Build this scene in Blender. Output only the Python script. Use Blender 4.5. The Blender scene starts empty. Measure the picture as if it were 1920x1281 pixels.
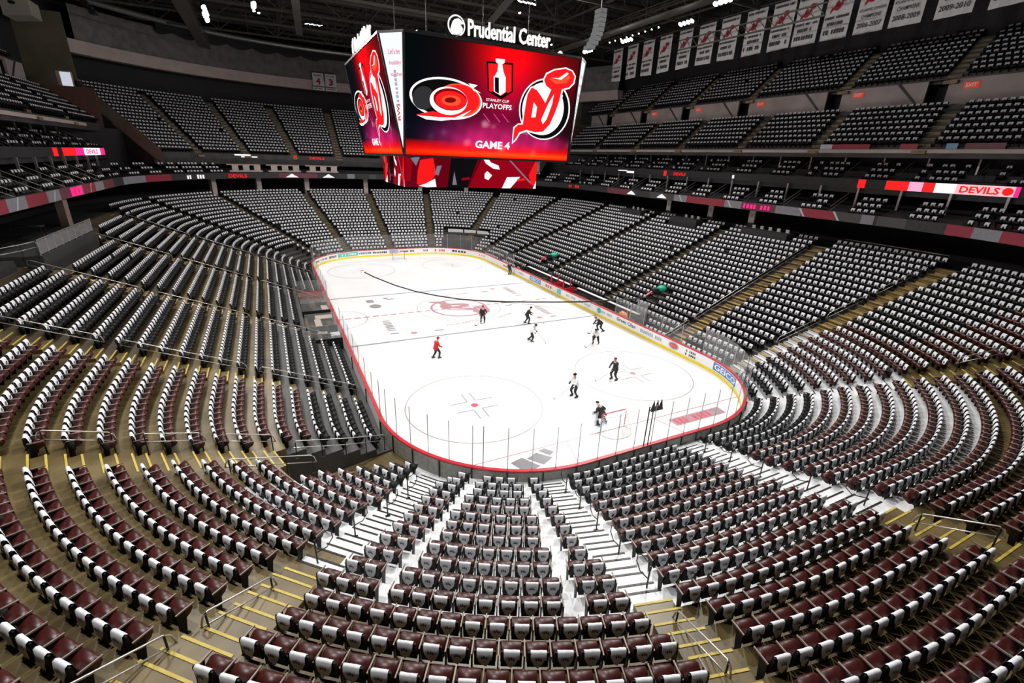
import bpy, bmesh, math, random
import numpy as np
from mathutils import Vector, Matrix
from mathutils.geometry import tessellate_polygon
random.seed(7); RNG = np.random.default_rng(7)
SC = bpy.context.scene
COL = SC.collection

# ------------------------------------------------------------------ camera
CAM = np.array([-17.27, -46.685, 15.333]); YAW, PITCH, ROLL, FPX = 0.474313, -0.368637, 0.039626, 880.2
def cam_axes():
    f = np.array([math.sin(YAW)*math.cos(PITCH), math.cos(YAW)*math.cos(PITCH), math.sin(PITCH)])
    r = np.cross(f, [0, 0, 1]); r /= np.linalg.norm(r); u = np.cross(r, f)
    c, s = math.cos(ROLL), math.sin(ROLL)
    return c*r+s*u, -s*r+c*u, f
CR, CU, CF = cam_axes()
cd = bpy.data.cameras.new('camera'); cam = bpy.data.objects.new('camera', cd); COL.objects.link(cam)
cd.sensor_width = 36; cd.lens = FPX*36/1920; cd.clip_start = .1; cd.clip_end = 400
M = Matrix.Identity(4)
for k in range(3):
    M[k][0], M[k][1], M[k][2], M[k][3] = CR[k], CU[k], -CF[k], CAM[k]
cam.matrix_world = M; SC.camera = cam
def project(p):
    v = np.asarray(p, float)-CAM; z = v@CF
    return 960+FPX*(v@CR)/z, 640.5-FPX*(v@CU)/z, z

# ------------------------------------------------------------------ world, exposure
SC.view_settings.view_transform = 'Standard'; SC.view_settings.look = 'None'
SC.view_settings.exposure = 0.0; SC.view_settings.gamma = 1; SC.view_settings.use_curve_mapping = False
W = bpy.data.worlds.new('world'); SC.world = W; W.use_nodes = True
W.node_tree.nodes['Background'].inputs[0].default_value = (.9, .95, 1, 1)
W.node_tree.nodes['Background'].inputs[1].default_value = .07
SC.cycles.max_bounces = 5; SC.cycles.diffuse_bounces = 2; SC.cycles.glossy_bounces = 2
SC.cycles.transparent_max_bounces = 24; SC.cycles.transmission_bounces = 3
SC.cycles.caustics_reflective = False; SC.cycles.caustics_refractive = False
SC.cycles.sample_clamp_indirect = 4

# floodlights hung from the roof catwalks: (x, y, z, watts, aim x, aim y, aim z)
FLOODS = [(-21, 26.5, 30, 1.0, -2, 4, 0), (-16, 20.5, 30, .8, -2, -4, 0), (26, -1, 30, 1.0, 0, 0, 0), (26, 9, 30, 1.0, 0, 6, 0),
          (25.6, 17, 30, 1.0, 0, 10, 0), (10, 6, 31, .7, 0, 12, 0), (23.5, -8, 30, 1.0, 0, -12, 0), (-24, -2, 30, 1.0, 0, 0, 0),
          (-24, -16, 30, 1.1, 0, -14, 0), (-24, 12, 30, .9, 0, 10, 0), (24, -20, 30, 1.1, 0, -18, 0), (8, -24, 31, 1.2, -4, -34, 0),
          (-8, -24, 31, 1.2, -10, -34, 0), (-9, 30, 31, .6, -2, 34, 0), (12, 30, 31, .6, 6, 34, 0), (-22, -32, 30, 1.1, -20, -30, 2)]
FLOOD_W = 2350
for fx, fy, fz, w, ax, ay, az in FLOODS:
    ld = bpy.data.lights.new('floodlight_beam', 'AREA'); ld.shape = 'DISK'; ld.size = 1.3; ld.energy = FLOOD_W*w
    ld.color = (1, .97, .93); ld.spread = math.radians(150)
    lo = bpy.data.objects.new('floodlight_beam', ld); COL.objects.link(lo); lo.location = (fx, fy, fz-.35)
    lo.rotation_euler = (Vector((ax, ay, az))-Vector((fx, fy, fz))).to_track_quat('-Z', 'Y').to_euler()

# ------------------------------------------------------------------ materials
MATS = {}
def mat(name, col, rough=.6, metal=0, emit=0, var=.0, vs=4.0, spec=.5, alpha=1, col2=None, bump=0):
    if name in MATS: return MATS[name]
    m = bpy.data.materials.new(name); m.use_nodes = True; nt = m.node_tree; b = nt.nodes['Principled BSDF']
    b.inputs['Roughness'].default_value = rough; b.inputs['Metallic'].default_value = metal
    b.inputs['Specular IOR Level'].default_value = spec
    c = (*col, 1); b.inputs['Base Color'].default_value = c
    if var or col2:
        tc = nt.nodes.new('ShaderNodeTexCoord'); n = nt.nodes.new('ShaderNodeTexNoise'); n.inputs['Scale'].default_value = vs
        n.inputs['Detail'].default_value = 4
        r = nt.nodes.new('ShaderNodeValToRGB'); nt.links.new(tc.outputs['Object'], n.inputs['Vector']); nt.links.new(n.outputs['Fac'], r.inputs['Fac'])
        lo = tuple(max(0, x*(1-var)) for x in col); hi = col2 or tuple(min(1, x*(1+var)) for x in col)
        r.color_ramp.elements[0].position = .35; r.color_ramp.elements[1].position = .65
        r.color_ramp.elements[0].color = (*lo, 1); r.color_ramp.elements[1].color = (*hi, 1)
        nt.links.new(r.outputs['Color'], b.inputs['Base Color'])
        if bump:
            bp = nt.nodes.new('ShaderNodeBump'); bp.inputs['Strength'].default_value = bump; nt.links.new(n.outputs['Fac'], bp.inputs['Height']); nt.links.new(bp.outputs['Normal'], b.inputs['Normal'])
    if emit:
        b.inputs['Specular IOR Level'].default_value = 0; b.inputs['Base Color'].default_value = (.004, .004, .004, 1)
        b.inputs['Emission Color'].default_value = c; b.inputs['Emission Strength'].default_value = emit
    MATS[name] = m; return m
def glass_mat(name, tint, gloss=.06, haze=.05, hazecol=(.8, .82, .84)):
    m = bpy.data.materials.new(name); m.use_nodes = True; nt = m.node_tree; nt.nodes.clear()
    o = nt.nodes.new('ShaderNodeOutputMaterial'); t = nt.nodes.new('ShaderNodeBsdfTransparent'); t.inputs[0].default_value = (*tint, 1)
    g = nt.nodes.new('ShaderNodeBsdfGlossy'); g.inputs['Roughness'].default_value = .05
    d = nt.nodes.new('ShaderNodeBsdfDiffuse'); d.inputs[0].default_value = (*hazecol, 1)
    a = nt.nodes.new('ShaderNodeMixShader'); a.inputs[0].default_value = gloss; b = nt.nodes.new('ShaderNodeMixShader'); b.inputs[0].default_value = haze
    nt.links.new(t.outputs[0], a.inputs[1]); nt.links.new(g.outputs[0], a.inputs[2]); nt.links.new(a.outputs[0], b.inputs[1]); nt.links.new(d.outputs[0], b.inputs[2]); nt.links.new(b.outputs[0], o.inputs[0])
    MATS[name] = m; return m
ICE = mat('ice', (.86, .87, .885), .25, var=.02, vs=.3)
CONC = mat('olive_concrete', (.095, .067, .024), .38, col2=(.180, .134, .058), var=.15, vs=.7, bump=.03)
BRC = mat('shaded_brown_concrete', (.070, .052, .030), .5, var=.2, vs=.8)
CONCD = mat('dark_concrete', (.045, .043, .042), .6, var=.3, vs=.8)
ALU = mat('pale_deck', (.72, .74, .76), .45, var=.12, vs=1.5)
DECKG = mat('grey_deck', (.052, .052, .053), .5, var=.2, vs=1.2)
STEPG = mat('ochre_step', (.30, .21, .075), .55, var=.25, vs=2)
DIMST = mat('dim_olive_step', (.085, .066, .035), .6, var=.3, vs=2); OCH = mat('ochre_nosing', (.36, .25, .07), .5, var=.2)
YEL = mat('yellow_nosing', (.52, .40, .07), .5, var=.1)
TAN = mat('tan_concrete', (.42, .33, .26), .7, var=.12, vs=.7)
PINK = mat('pinkish_beam', (.50, .42, .39), .6, var=.08, vs=.6)
DARK = mat('black_wall', (.012, .012, .013), .7, var=.3)
SOOT = mat('charcoal', (.03, .03, .032), .6, var=.2)
BRN = mat('brown_wall', (.10, .045, .035), .7, var=.2)
CEIL = mat('roof_deck', (.035, .032, .024), .8, var=.4, vs=.6)
STEEL = mat('truss_steel', (.10, .095, .08), .5, metal=.3, var=.2)
RAIL = mat('brushed_rail', (.55, .53, .50), .35, metal=.7, var=.05)
BLKM = mat('black_metal', (.015, .015, .016), .4, metal=.3, var=.1)
MAROON = mat('maroon_seat', (.040, .004, .004), .36, col2=(.056, .008, .006), var=.1, vs=6, spec=.4)
BLKS = mat('black_seat', (.005, .005, .006), .5, var=.2, vs=5, spec=.22)
ARM = mat('armrest_grey', (.24, .18, .15), .4, var=.1)
SHIRT = mat('white_cotton', (.75, .76, .80), .85, var=.06, vs=14)
PRINT = mat('black_print', (.03, .03, .035), .8, var=.1)
RED = mat('red_paint', (.55, .02, .035), .35, var=.06)
WHITE = mat('white_board', (.82, .82, .83), .35, var=.03)
KICK = mat('yellow_kick', (.85, .66, .03), .4, var=.05)
CURT = mat('grey_curtain', (.17, .165, .165), .9, var=.18, vs=.9)
ALUM = mat('aluminium_post', (.45, .46, .47), .35, metal=.6, var=.05)
GLASS = glass_mat('board_glass', (.955, .965, .965), .05, .045)
GLASSF = glass_mat('hazy_glass', (.93, .94, .94), .06, .13)
def emis(name, col, s=1.0): return mat(name, col, .6, emit=s)

# ------------------------------------------------------------------ object helpers
def mesh(name, V, F, mats, mi=None, parent=None, smooth=False):
    me = bpy.data.meshes.new(name); me.from_pydata([tuple(map(float, v)) for v in V], [], F)
    for m in (mats if isinstance(mats, (list, tuple)) else [mats]): me.materials.append(m)
    if mi is not None: me.polygons.foreach_set('material_index', mi)
    if smooth: me.polygons.foreach_set('use_smooth', [True]*len(me.polygons))
    me.update(); o = bpy.data.objects.new(name, me); COL.objects.link(o)
    if parent: o.parent = parent
    return o
def empty(name, loc=(0, 0, 0), rz=0):
    o = bpy.data.objects.new(name, None); COL.objects.link(o); o.location = loc; o.rotation_euler = (0, 0, rz); o.empty_display_size = .1; return o
def tag(o, label=None, cat=None, group=None, kind=None):
    if label: o['label'] = label
    if cat: o['category'] = cat
    if group: o['group'] = group
    if kind: o['kind'] = kind
    return o
class B:
    """collects boxes, prisms and tubes into one mesh"""
    def __init__(s): s.V = []; s.F = []; s.I = []
    def add(s, V, F, i=0):
        n = len(s.V); s.V += [tuple(v) for v in V]; s.F += [tuple(n+k for k in f) for f in F]; s.I += [i]*len(F); return s
    def hexa(s, P, i=0):   # 8 points: bottom 4 ccw, top 4 ccw
        return s.add(P, [(3, 2, 1, 0), (4, 5, 6, 7), (0, 1, 5, 4), (1, 2, 6, 5), (2, 3, 7, 6), (3, 0, 4, 7)], i)
    def box(s, x0, x1, y0, y1, z0, z1, i=0):
        return s.hexa([(x0, y0, z0), (x1, y0, z0), (x1, y1, z0), (x0, y1, z0), (x0, y0, z1), (x1, y0, z1), (x1, y1, z1), (x0, y1, z1)], i)
    def quad(s, a, b, c, d, i=0): return s.add([a, b, c, d], [(0, 1, 2, 3)], i)
    def bar(s, a, b, w, h=None, i=0, up=(0, 0, 1)):
        a, b = Vector(a), Vector(b); h = h or w; d = (b-a).normalized(); u = Vector(up)
        if abs(d.dot(u)) > .98: u = Vector((1, 0, 0))
        x = d.cross(u).normalized()*w/2; y = x.cross(d).normalized()*h/2
        return s.hexa([a-x-y, a+x-y, a+x+y, a-x+y, b-x-y, b+x-y, b+x+y, b-x+y], i)
    def tube(s, pts, r, n=8, i=0, rr=None):
        pts = [Vector(p) for p in pts]; rings = []; N = len(pts); px = None
        for k, p in enumerate(pts):
            d = (pts[min(k+1, N-1)]-pts[max(k-1, 0)]).normalized()
            if px is None: px = d.cross(Vector((0, 0, 1)) if abs(d.z) < .9 else Vector((1, 0, 0))).normalized()
            px = (px-d*px.dot(d)).normalized(); py = d.cross(px); q = rr[k] if rr else r
            rings.append([p+px*q*math.cos(2*math.pi*j/n)+py*q*math.sin(2*math.pi*j/n) for j in range(n)])
        V = [v for R in rings for v in R]; F = []
        for k in range(N-1):
            for j in range(n): F.append((k*n+j, k*n+(j+1) % n, (k+1)*n+(j+1) % n, (k+1)*n+j))
        F.append(tuple(range(n-1, -1, -1))); F.append(tuple((N-1)*n+j for j in range(n)))
        return s.add(V, F, i)
    def ball(s, c, rx, ry=None, rz=None, n=10, m=6, i=0):
        ry = ry or rx; rz = rz or rx; V = []; F = []
        for a in range(m+1):
            th = math.pi*a/m
            for b in range(n): V.append((c[0]+rx*math.sin(th)*math.cos(2*math.pi*b/n), c[1]+ry*math.sin(th)*math.sin(2*math.pi*b/n), c[2]+rz*math.cos(th)))
        for a in range(m):
            for b in range(n): F.append((a*n+b, (a+1)*n+b, (a+1)*n+(b+1) % n, a*n+(b+1) % n))
        return s.add(V, F, i)
    def obj(s, name, mats, parent=None, smooth=False): return mesh(name, s.V, s.F, mats, s.I, parent, smooth)
def structure(o, kind='structure'): o['kind'] = kind; return o
def text_data(body, size=1.0, extrude=.0, align='CENTER', bold=0):
    c = bpy.data.curves.new('t', 'FONT'); c.body = body; c.size = size; c.extrude = extrude; c.align_x = align; c.align_y = 'CENTER'; c.resolution_u = 2; c.offset = bold
    o = bpy.data.objects.new('t', c); COL.objects.link(o); bpy.context.view_layer.update()
    me = bpy.data.meshes.new_from_object(o.evaluated_get(bpy.context.evaluated_depsgraph_get()))
    V = [tuple(v.co) for v in me.vertices]; F = [tuple(p.vertices) for p in me.polygons]
    bpy.data.objects.remove(o); bpy.data.curves.remove(c); bpy.data.meshes.remove(me)
    return V, F
def fit_text(body, w, h, depth=0.0, bold=.0):
    """text stretched into a w x h box centred on the origin"""
    V, F = text_data(body, 1, depth, bold=bold); A = np.array(V); lo, hi = A.min(0), A.max(0)
    s = np.array([w/max(hi[0]-lo[0], 1e-6), h/max(hi[1]-lo[1], 1e-6), 1]); c = (lo+hi)/2; c[2] = 0
    return (A-c)*s, F
def glyphs(w, h, n, seed=1):
    """blurred, unreadable lettering: n upright blocks of uneven height"""
    r = random.Random(seed); V = []; F = []
    for k in range(n):
        x0 = -w/2+w*k/n; x1 = x0+w/n*r.uniform(.55, .8); y1 = h/2*r.uniform(.75, 1); y0 = -h/2
        if r.random() < .12: continue
        m = len(V); V += [(x0, y0, 0), (x1, y0, 0), (x1, y1, 0), (x0, y1, 0)]; F.append((m, m+1, m+2, m+3))
    return V, F
def poly2d(P):
    """triangulate a simple 2D polygon"""
    return [tuple(t) for t in tessellate_polygon([[Vector((x, y, 0)) for x, y in P]])]
def ell(cx, cy, rx, ry, rot=0, n=40, a0=0, a1=360):
    R = math.radians(rot); out = []
    for k in range(n+(0 if a1-a0 >= 360 else 1)):
        a = math.radians(a0+(a1-a0)*k/n); x, y = rx*math.cos(a), ry*math.sin(a)
        out.append((cx+x*math.cos(R)-y*math.sin(R), cy+x*math.sin(R)+y*math.cos(R)))
    return out

# ------------------------------------------------------------------ plan geometry of the bowl
XH, YH, RC = 12.95, 30.48, 8.53; XC, YC = XH-RC, YH-RC
def PN(t, d):
    """point and outward normal at perimeter parameter t (0..8) and distance d outside the boards"""
    t = t % 8; k = int(t); f = t-k
    if k == 0: return (XH+d, -YC+2*YC*f), (1, 0)
    if k == 2: return (XC-2*XC*f, YH+d), (0, 1)
    if k == 4: return (-XH-d, YC-2*YC*f), (-1, 0)
    if k == 6: return (-XC+2*XC*f, -YH-d), (0, -1)
    cx, cy, a0 = {1: (XC, YC, 0), 3: (-XC, YC, 90), 5: (-XC, -YC, 180), 7: (XC, -YC, 270)}[k]
    a = math.radians(a0+90*f); n = (math.cos(a), math.sin(a)); return (cx+(RC+d)*n[0], cy+(RC+d)*n[1]), n
def P3(t, d, z): p, n = PN(t, d); return (p[0], p[1], z)
def samples(ta, tb, step=4.0):
    """t values between ta and tb: breaks at segment joints, arcs every `step` degrees"""
    out = [ta]; t = ta
    while t < tb-1e-9:
        k = math.floor(t+1e-9); nx = min(tb, k+1)
        if k % 2: t = min(nx, t+step/90)
        else: t = nx
        out.append(t)
    return out
def sweep(prof, ta, tb, step=4.0, closed=True, b=None, i=0, caps=True):
    """extrude a (d, z) profile along the perimeter"""
    b = b or B(); T = samples(ta, tb, step); n = len(prof); V = [P3(t, d, z) for t in T for d, z in prof]; F = []
    for k in range(len(T)-1):
        for j in range(n if closed else n-1): F.append((k*n+j, (k+1)*n+j, (k+1)*n+(j+1) % n, k*n+(j+1) % n))
    if closed and caps: F.append(tuple(range(n))); F.append(tuple((len(T)-1)*n+j for j in range(n-1, -1, -1)))
    return b.add(V, F, i)
NR = 23; PITCH_R, RISE = .88, .3684
def row_d(i): return 1.0+PITCH_R*i
def row_z(t, i):
    t = t % 8
    if 5.517 < t < 7.478 and i < 12: return .5+.332*i
    return .07+RISE*i
def corner_t(name, deg):
    return {'NE': 1+deg/90, 'NW': 4-deg/90, 'SW': 5+deg/90, 'SE': 8-deg/90}[name]
# aisles: (polyline, half width, first row, last row)
AISLES = []
for y in (-17.8, -5.8, 6.8, 19.2):
    AISLES.append(([(XH, y), (XH+22, y)], .78 if y < -10 else .5, 0, 22)); AISLES.append(([(-XH, y), (-XH-22, y)], .78, 0, 22))
for c, degs in (('NE', (20, 47, 76)), ('NW', (20, 46, 76)), ('SE', (14, 46.5))):
    for g in degs: t = corner_t(c, g); AISLES.append(([PN(t, -.5)[0], PN(t, 22)[0]], .72 if c == 'SE' else .52, 0, 22))
AISLES.append(([(0, YH-.5), (0, YH+22)], .55, 0, 22))
t16 = corner_t('SW', 17.5); AISLES.append(([PN(t16, 5)[0], PN(t16, 22)[0]], .8, 5, 22)); SW16 = len(AISLES)-1
AISLES.append(([(-12.0, -27.9), (-14.0, -31.0), (-15.1, -32.5), (-16.15, -33.75), (-17.85, -35.5), (-19.3, -37.5), PN(corner_t('SW', 46.3), 22)[0]], .74, 0, 22)); SW46 = len(AISLES)-1
AISLES.append(([(-6.4, -29.6), (-6.8, -31.2), (-9.1, -38.9), (-9.45, -40.6), (-9.75, -42.3), PN(corner_t('SW', 74.5), 22)[0]], .62, 0, 22)); SW75 = len(AISLES)-1
AISLES.append(([(2.3, -30), (1.0, -36), (.6, -41), (0, -43), (0, -53)], .85, 0, 22)); NEAR0 = len(AISLES)-1
AISLES.append(([(-8.0, -30.2), (-9.0, -33.1), (-10.56, -37.4), (-11.75, -40.0)], .0, 0, 11))
AISLES.append(([(-10.2, -29.6), (-11.75, -31.7), (-13.4, -33.95), (-14.4, -35.3), (-16.3, -37.6)], .0, 0, 11))
NARROW = {len(AISLES)-2, len(AISLES)-1}
for k in NARROW: AISLES[k] = (AISLES[k][0], .13, 0, 11)
def seg_dist(P, a, b):
    a, b = np.array(a), np.array(b); ab = b-a; h = np.clip(((P-a)@ab)/(ab@ab), 0, 1)
    return np.linalg.norm(P-(a+h[:, None]*ab), axis=1)
def aisle_dist(P, pl): return np.min([seg_dist(P, pl[k], pl[k+1]) for k in range(len(pl)-1)], axis=0)

# ------------------------------------------------------------------ lower bowl terraces
def terrace(name, ta, tb, i0, i1, m, endcaps=False):
    b = B(); T = samples(ta, tb, 3.0)
    for i in range(i0, i1+1):
        d0 = row_d(i)-.78; d1 = row_d(i)+.10; z = row_z((ta+tb)/2, i); zp = row_z((ta+tb)/2, i-1) if i > i0 else 0
        if i == 0: d0 = .14; zp = 0
        if i == i0 and i > 0: zp = 0
        V = []; F = []
        for t in T: V += [P3(t, d0, zp-.02), P3(t, d0, z), P3(t, d1, z)]
        for k in range(len(T)-1):
            F += [(3*k+1, 3*k, 3*k+3, 3*k+4), (3*k+2, 3*k+1, 3*k+4, 3*k+5)]
        if endcaps:
            for t, e in ((T[0], 0), (T[-1], 1)):
                n = len(V); V += [P3(t, d0, -.02), P3(t, d1, -.02), P3(t, d1, z), P3(t, d0, z)]; F.append((n, n+1, n+2, n+3))
        b.add(V, F)
    return structure(b.obj(name, m))
SE47 = corner_t('SE', 46.5)-8+8
T1 = 7.478
terrace('terrace', T1, 7.87, 0, 9, ALU); terrace('terrace', T1, 7.87, 10, 22, CONC)
terrace('terrace', 7.87, 8.22, 0, 22, CONCD); terrace('terrace', 8.22, 8.78, 2, 22, CONCD); terrace('terrace', 8.78, 9.0, 0, 22, CONCD)
terrace('terrace', 9.0, 12.0, 0, 22, CONCD)
terrace('terrace', 12.0, 12.318, 0, 5, DECKG); terrace('terrace', 12.318, 12.682, 3, 5, DECKG); terrace('terrace', 12.682, 13.155, 0, 5, DECKG, True); terrace('terrace', 12.0, 12.40, 6, 8, CONC); terrace('terrace', 12.0, 12.40, 9, 22, BRC); terrace('terrace', 12.40, 12.905, 6, 12, CONC); terrace('terrace', 12.40, 12.905, 13, 22, BRC); terrace('terrace', 12.905, 12.94, 6, 22, CONC); terrace('terrace', 12.94, 13.155, 6, 22, CONC, True)
terrace('terrace', 13.155, 13.289, 7, 22, CONC, True)
terrace('terrace', 13.289, 13.517, 0, 9, ALU, True); terrace('terrace', 13.289, 13.517, 10, 22, CONC)
terrace('terrace', 13.517, 15.478, 0, 11, ALU); terrace('terrace', 13.517, 15.478, 12, 22, CONC)
# rink surround floor and outer concourse floor
b = B(); sweep([(-.4, -.03), (30, -.03)], 0, 8, 4, False, b); structure(b.obj('floor', CONC))
b = B(); sweep([(20.46, 8.17), (29, 8.17)], T1, 13.3, 4, False, b); structure(b.obj('floor', SOOT))

# aisle stairs
def aisle_pts(pl, d):
    """intersection of an aisle centreline with the row offset d"""
    P = []
    for k in range(len(pl)-1):
        a, b_ = np.array(pl[k]), np.array(pl[k+1])
        for s in np.linspace(0, 1, 120, endpoint=False): P.append(a+(b_-a)*s)
    P = np.array(P); D = rdist(P); j = int(np.argmin(abs(D-d))); return P[j] if abs(D[j]-d) < .3 else None
def rdist(P):
    x, y = np.abs(P[:, 0])-XC, np.abs(P[:, 1])-YC
    return np.where((x > 0) & (y > 0), np.hypot(np.maximum(x, 0), np.maximum(y, 0))-RC, np.maximum(x-RC, y-RC))
def rnorm(p):
    x, y = abs(p[0])-XC, abs(p[1])-YC; sx, sy = math.copysign(1, p[0]), math.copysign(1, p[1])
    if x > 0 and y > 0: n = np.array([x*sx, y*sy]); return n/np.linalg.norm(n)
    return np.array([sx, 0.]) if x-RC > y-RC else np.array([0., sy])
def t_of(p):
    """perimeter parameter of a plan point"""
    x, y = p; 
    if x > XC and abs(y) <= YC: return 0+(y+YC)/(2*YC)
    if x < -XC and abs(y) <= YC: return 4+(YC-y)/(2*YC)
    if abs(x) <= XC: return 2+(XC-x)/(2*XC) if y > 0 else 6+(x+XC)/(2*XC)
    k, cx, cy, a0 = (1, XC, YC, 0) if x > 0 and y > 0 else (3, -XC, YC, 90) if y > 0 else (5, -XC, -YC, 180) if x < 0 else (7, XC, -YC, 270)
    a = (math.degrees(math.atan2(y-cy, x-cx))-a0) % 360
    return k+min(a, 89.999)/90
for ai, (pl, hw, ia, ib) in enumerate(AISLES):
    if ai in NARROW: continue
    b = B(); nb = B(); right = pl[0][0] > 10 and abs(pl[0][1]) < 26
    for i in range(max(ia, 1), ib+1):
        p = aisle_pts(pl, row_d(i)-.78)
        if p is None: continue
        n = rnorm(p); tg = np.array([-n[1], n[0]]); t = t_of(p); z1 = row_z(t, i); z0 = row_z(t, i-1)
        if abs(t-5.23) < .07 and i < 7: continue
        w = hw-.06; q = lambda a, bb, z: (p[0]+tg[0]*a+n[0]*bb, p[1]+tg[1]*a+n[1]*bb, z)
        zh = (z0+z1)/2
        white = (5.289 < t < 7.478 and i < 12) or (t >= 7.478 and i < 10)
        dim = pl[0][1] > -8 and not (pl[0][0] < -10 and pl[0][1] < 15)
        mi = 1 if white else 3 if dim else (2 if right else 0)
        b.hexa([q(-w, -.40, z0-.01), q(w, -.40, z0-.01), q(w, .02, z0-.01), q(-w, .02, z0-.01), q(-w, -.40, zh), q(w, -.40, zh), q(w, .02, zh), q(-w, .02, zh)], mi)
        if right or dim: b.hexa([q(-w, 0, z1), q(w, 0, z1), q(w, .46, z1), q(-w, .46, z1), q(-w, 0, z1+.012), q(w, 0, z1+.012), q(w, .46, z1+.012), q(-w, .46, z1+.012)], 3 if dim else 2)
        for o_, z in ((-.40, zh), (.0, z1)):
            nb.hexa([q(-w, o_-.005, z-.01), q(w, o_-.005, z-.01), q(w, o_+.06, z-.01), q(-w, o_+.06, z-.01), q(-w, o_-.005, z+.014), q(w, o_-.005, z+.014), q(w, o_+.06, z+.014), q(-w, o_+.06, z+.014)], 1 if white or (right and o_ < 0) or ((4 <= t < 5.17) and i < 6) else 2 if (pl[0][1] > -10 or right) else 0)
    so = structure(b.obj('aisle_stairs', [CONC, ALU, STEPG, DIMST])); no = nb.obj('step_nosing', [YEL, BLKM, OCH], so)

# ------------------------------------------------------------------ seat and shirt shapes
def cushion_profile():
    return [(-.05, .34), (-.12, .31), (-.32, .40), (-.385, .49), (-.375, .59), (-.30, .645), (-.07, .53)]
def seat_parts(hi):
    """(name, B, material) of one seat; x along the row, y outward, z up, origin on the floor under the backrest"""
    bk = B(); w = .225
    prof = [(-.03, .36), (.02, .34), (.065, .62), (.085, .80), (.07, .85), (.035, .85), (.0, .60)]
    def extr(prof, x0, x1, taper=0):
        n = len(prof); V = [(x0, y, z) for y, z in prof]+[(x1, y, z) for y, z in prof]
        F = [(j, (j+1) % n, n+(j+1) % n, n+j) for j in range(n)]
        caps = [tuple(range(n))] if hi else [(0, 1, 2, n-1), (n-1, 2, 3, n-2)]
        F += [tuple(reversed(c)) for c in caps]+[tuple(n+k for k in c) for c in caps]
        return V, F
    V, F = extr(prof, -w, w); bk.add(V, F)
    cu = B()
    if hi:   # rounded cushion: three strips, outer ones pulled in
        P = cushion_profile(); xs = [-.235, -.21, 0, .21, .235]; sc = [.86, 1, 1.03, 1, .86]; c = np.array([-.22, .47]); V = []; n = len(P)
        for x, s in zip(xs, sc):
            for y, z in P: V.append((x, c[0]+(y-c[0])*s, c[1]+(z-c[1])*s))
        F = [(k*n+j, k*n+(j+1) % n, (k+1)*n+(j+1) % n, (k+1)*n+j) for k in range(4) for j in range(n)]+[tuple(range(n-1, -1, -1)), tuple(4*n+j for j in range(n))]
        cu.add(V, F)
    else:
        V, F = extr(cushion_profile(), -.225, .225); cu.add(V, F)
    ar = B(); ar.hexa([(-.297, -.38, .625), (-.268, -.38, .625), (-.268, .03, .645), (-.297, .03, .645), (-.297, -.38, .66), (-.268, -.38, .66), (-.268, .03, .68), (-.297, .03, .68)])
    lg = B(); lg.hexa([(-.295, -.10, 0), (-.268, -.10, 0), (-.268, .03, 0), (-.295, .03, 0), (-.292, -.20, .62), (-.270, -.20, .62), (-.270, .02, .64), (-.292, .02, .64)])
    if hi: lg.box(-.32, -.245, -.16, .06, 0, .02)
    return [('backrest', bk, BLKS), ('seat_cushion', cu, MAROON), ('armrest', ar, ARM), ('leg', lg, BLKS)]
def shirt_b(v, hi):
    """a T-shirt pulled over a backrest; v = random generator"""
    b = B(); r = lambda s: (v.random()-.5)*s
    n = 6 if hi else 2; hw = .170
    xs = np.linspace(-hw, hw, n+1)
    def col(x):
        u = x/hw; sag = .06*(1-abs(u))
        fz = .52+.05*abs(u)+r(.05); bz = .50+.13*abs(u)**2-sag*.6+r(.05)
        pinch = 1-.12*(1 if hi else .5)
        return [(x*pinch, -.045+r(.02), fz), (x*1.02, -.035, .66), (x, .0, .84+r(.015)), (x, .05, .885+r(.012)), (x, .10, .86), (x*.95, .12+r(.02), .70), (x*pinch*.86, .12+r(.05), bz)]
    C = [col(x) for x in xs]; m = len(C[0]); V = [p for c in C for p in c]; F = []
    for k in range(n):
        for j in range(m-1): F.append((k*m+j, k*m+j+1, (k+1)*m+j+1, (k+1)*m+j))
    b.add(V, F, 0)
    # printed emblem front (toward the ice) and back
    def pr(y, s, zo):
        if hi:
            for a, z in ((-.05, .70+zo), (.0, .715+zo), (.05, .69+zo)):
                b.quad((a*s-.016, y, z-.05+r(.02)), (a*s+.010, y, z-.05), (a*s+.020, y, z+.03+r(.02)), (a*s-.006, y, z+.03), 1)
            b.quad((-.07*s, y, .675+zo), (.07*s, y, .668+zo), (.07*s, y, .684+zo), (-.07*s, y, .694+zo), 1)
        else:
            b.quad((-.06*s, y, .60), (.03*s, y, .60), (.075*s, y, .72), (-.02*s, y, .735), 1)
    pr(-.052, 1, 0); pr(.14, -1, .045)
    return b
def arr(b, flip=False):
    V = np.array(b.V); F = np.array([f for f in b.F], dtype=object); return V, b.F, b.I
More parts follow.
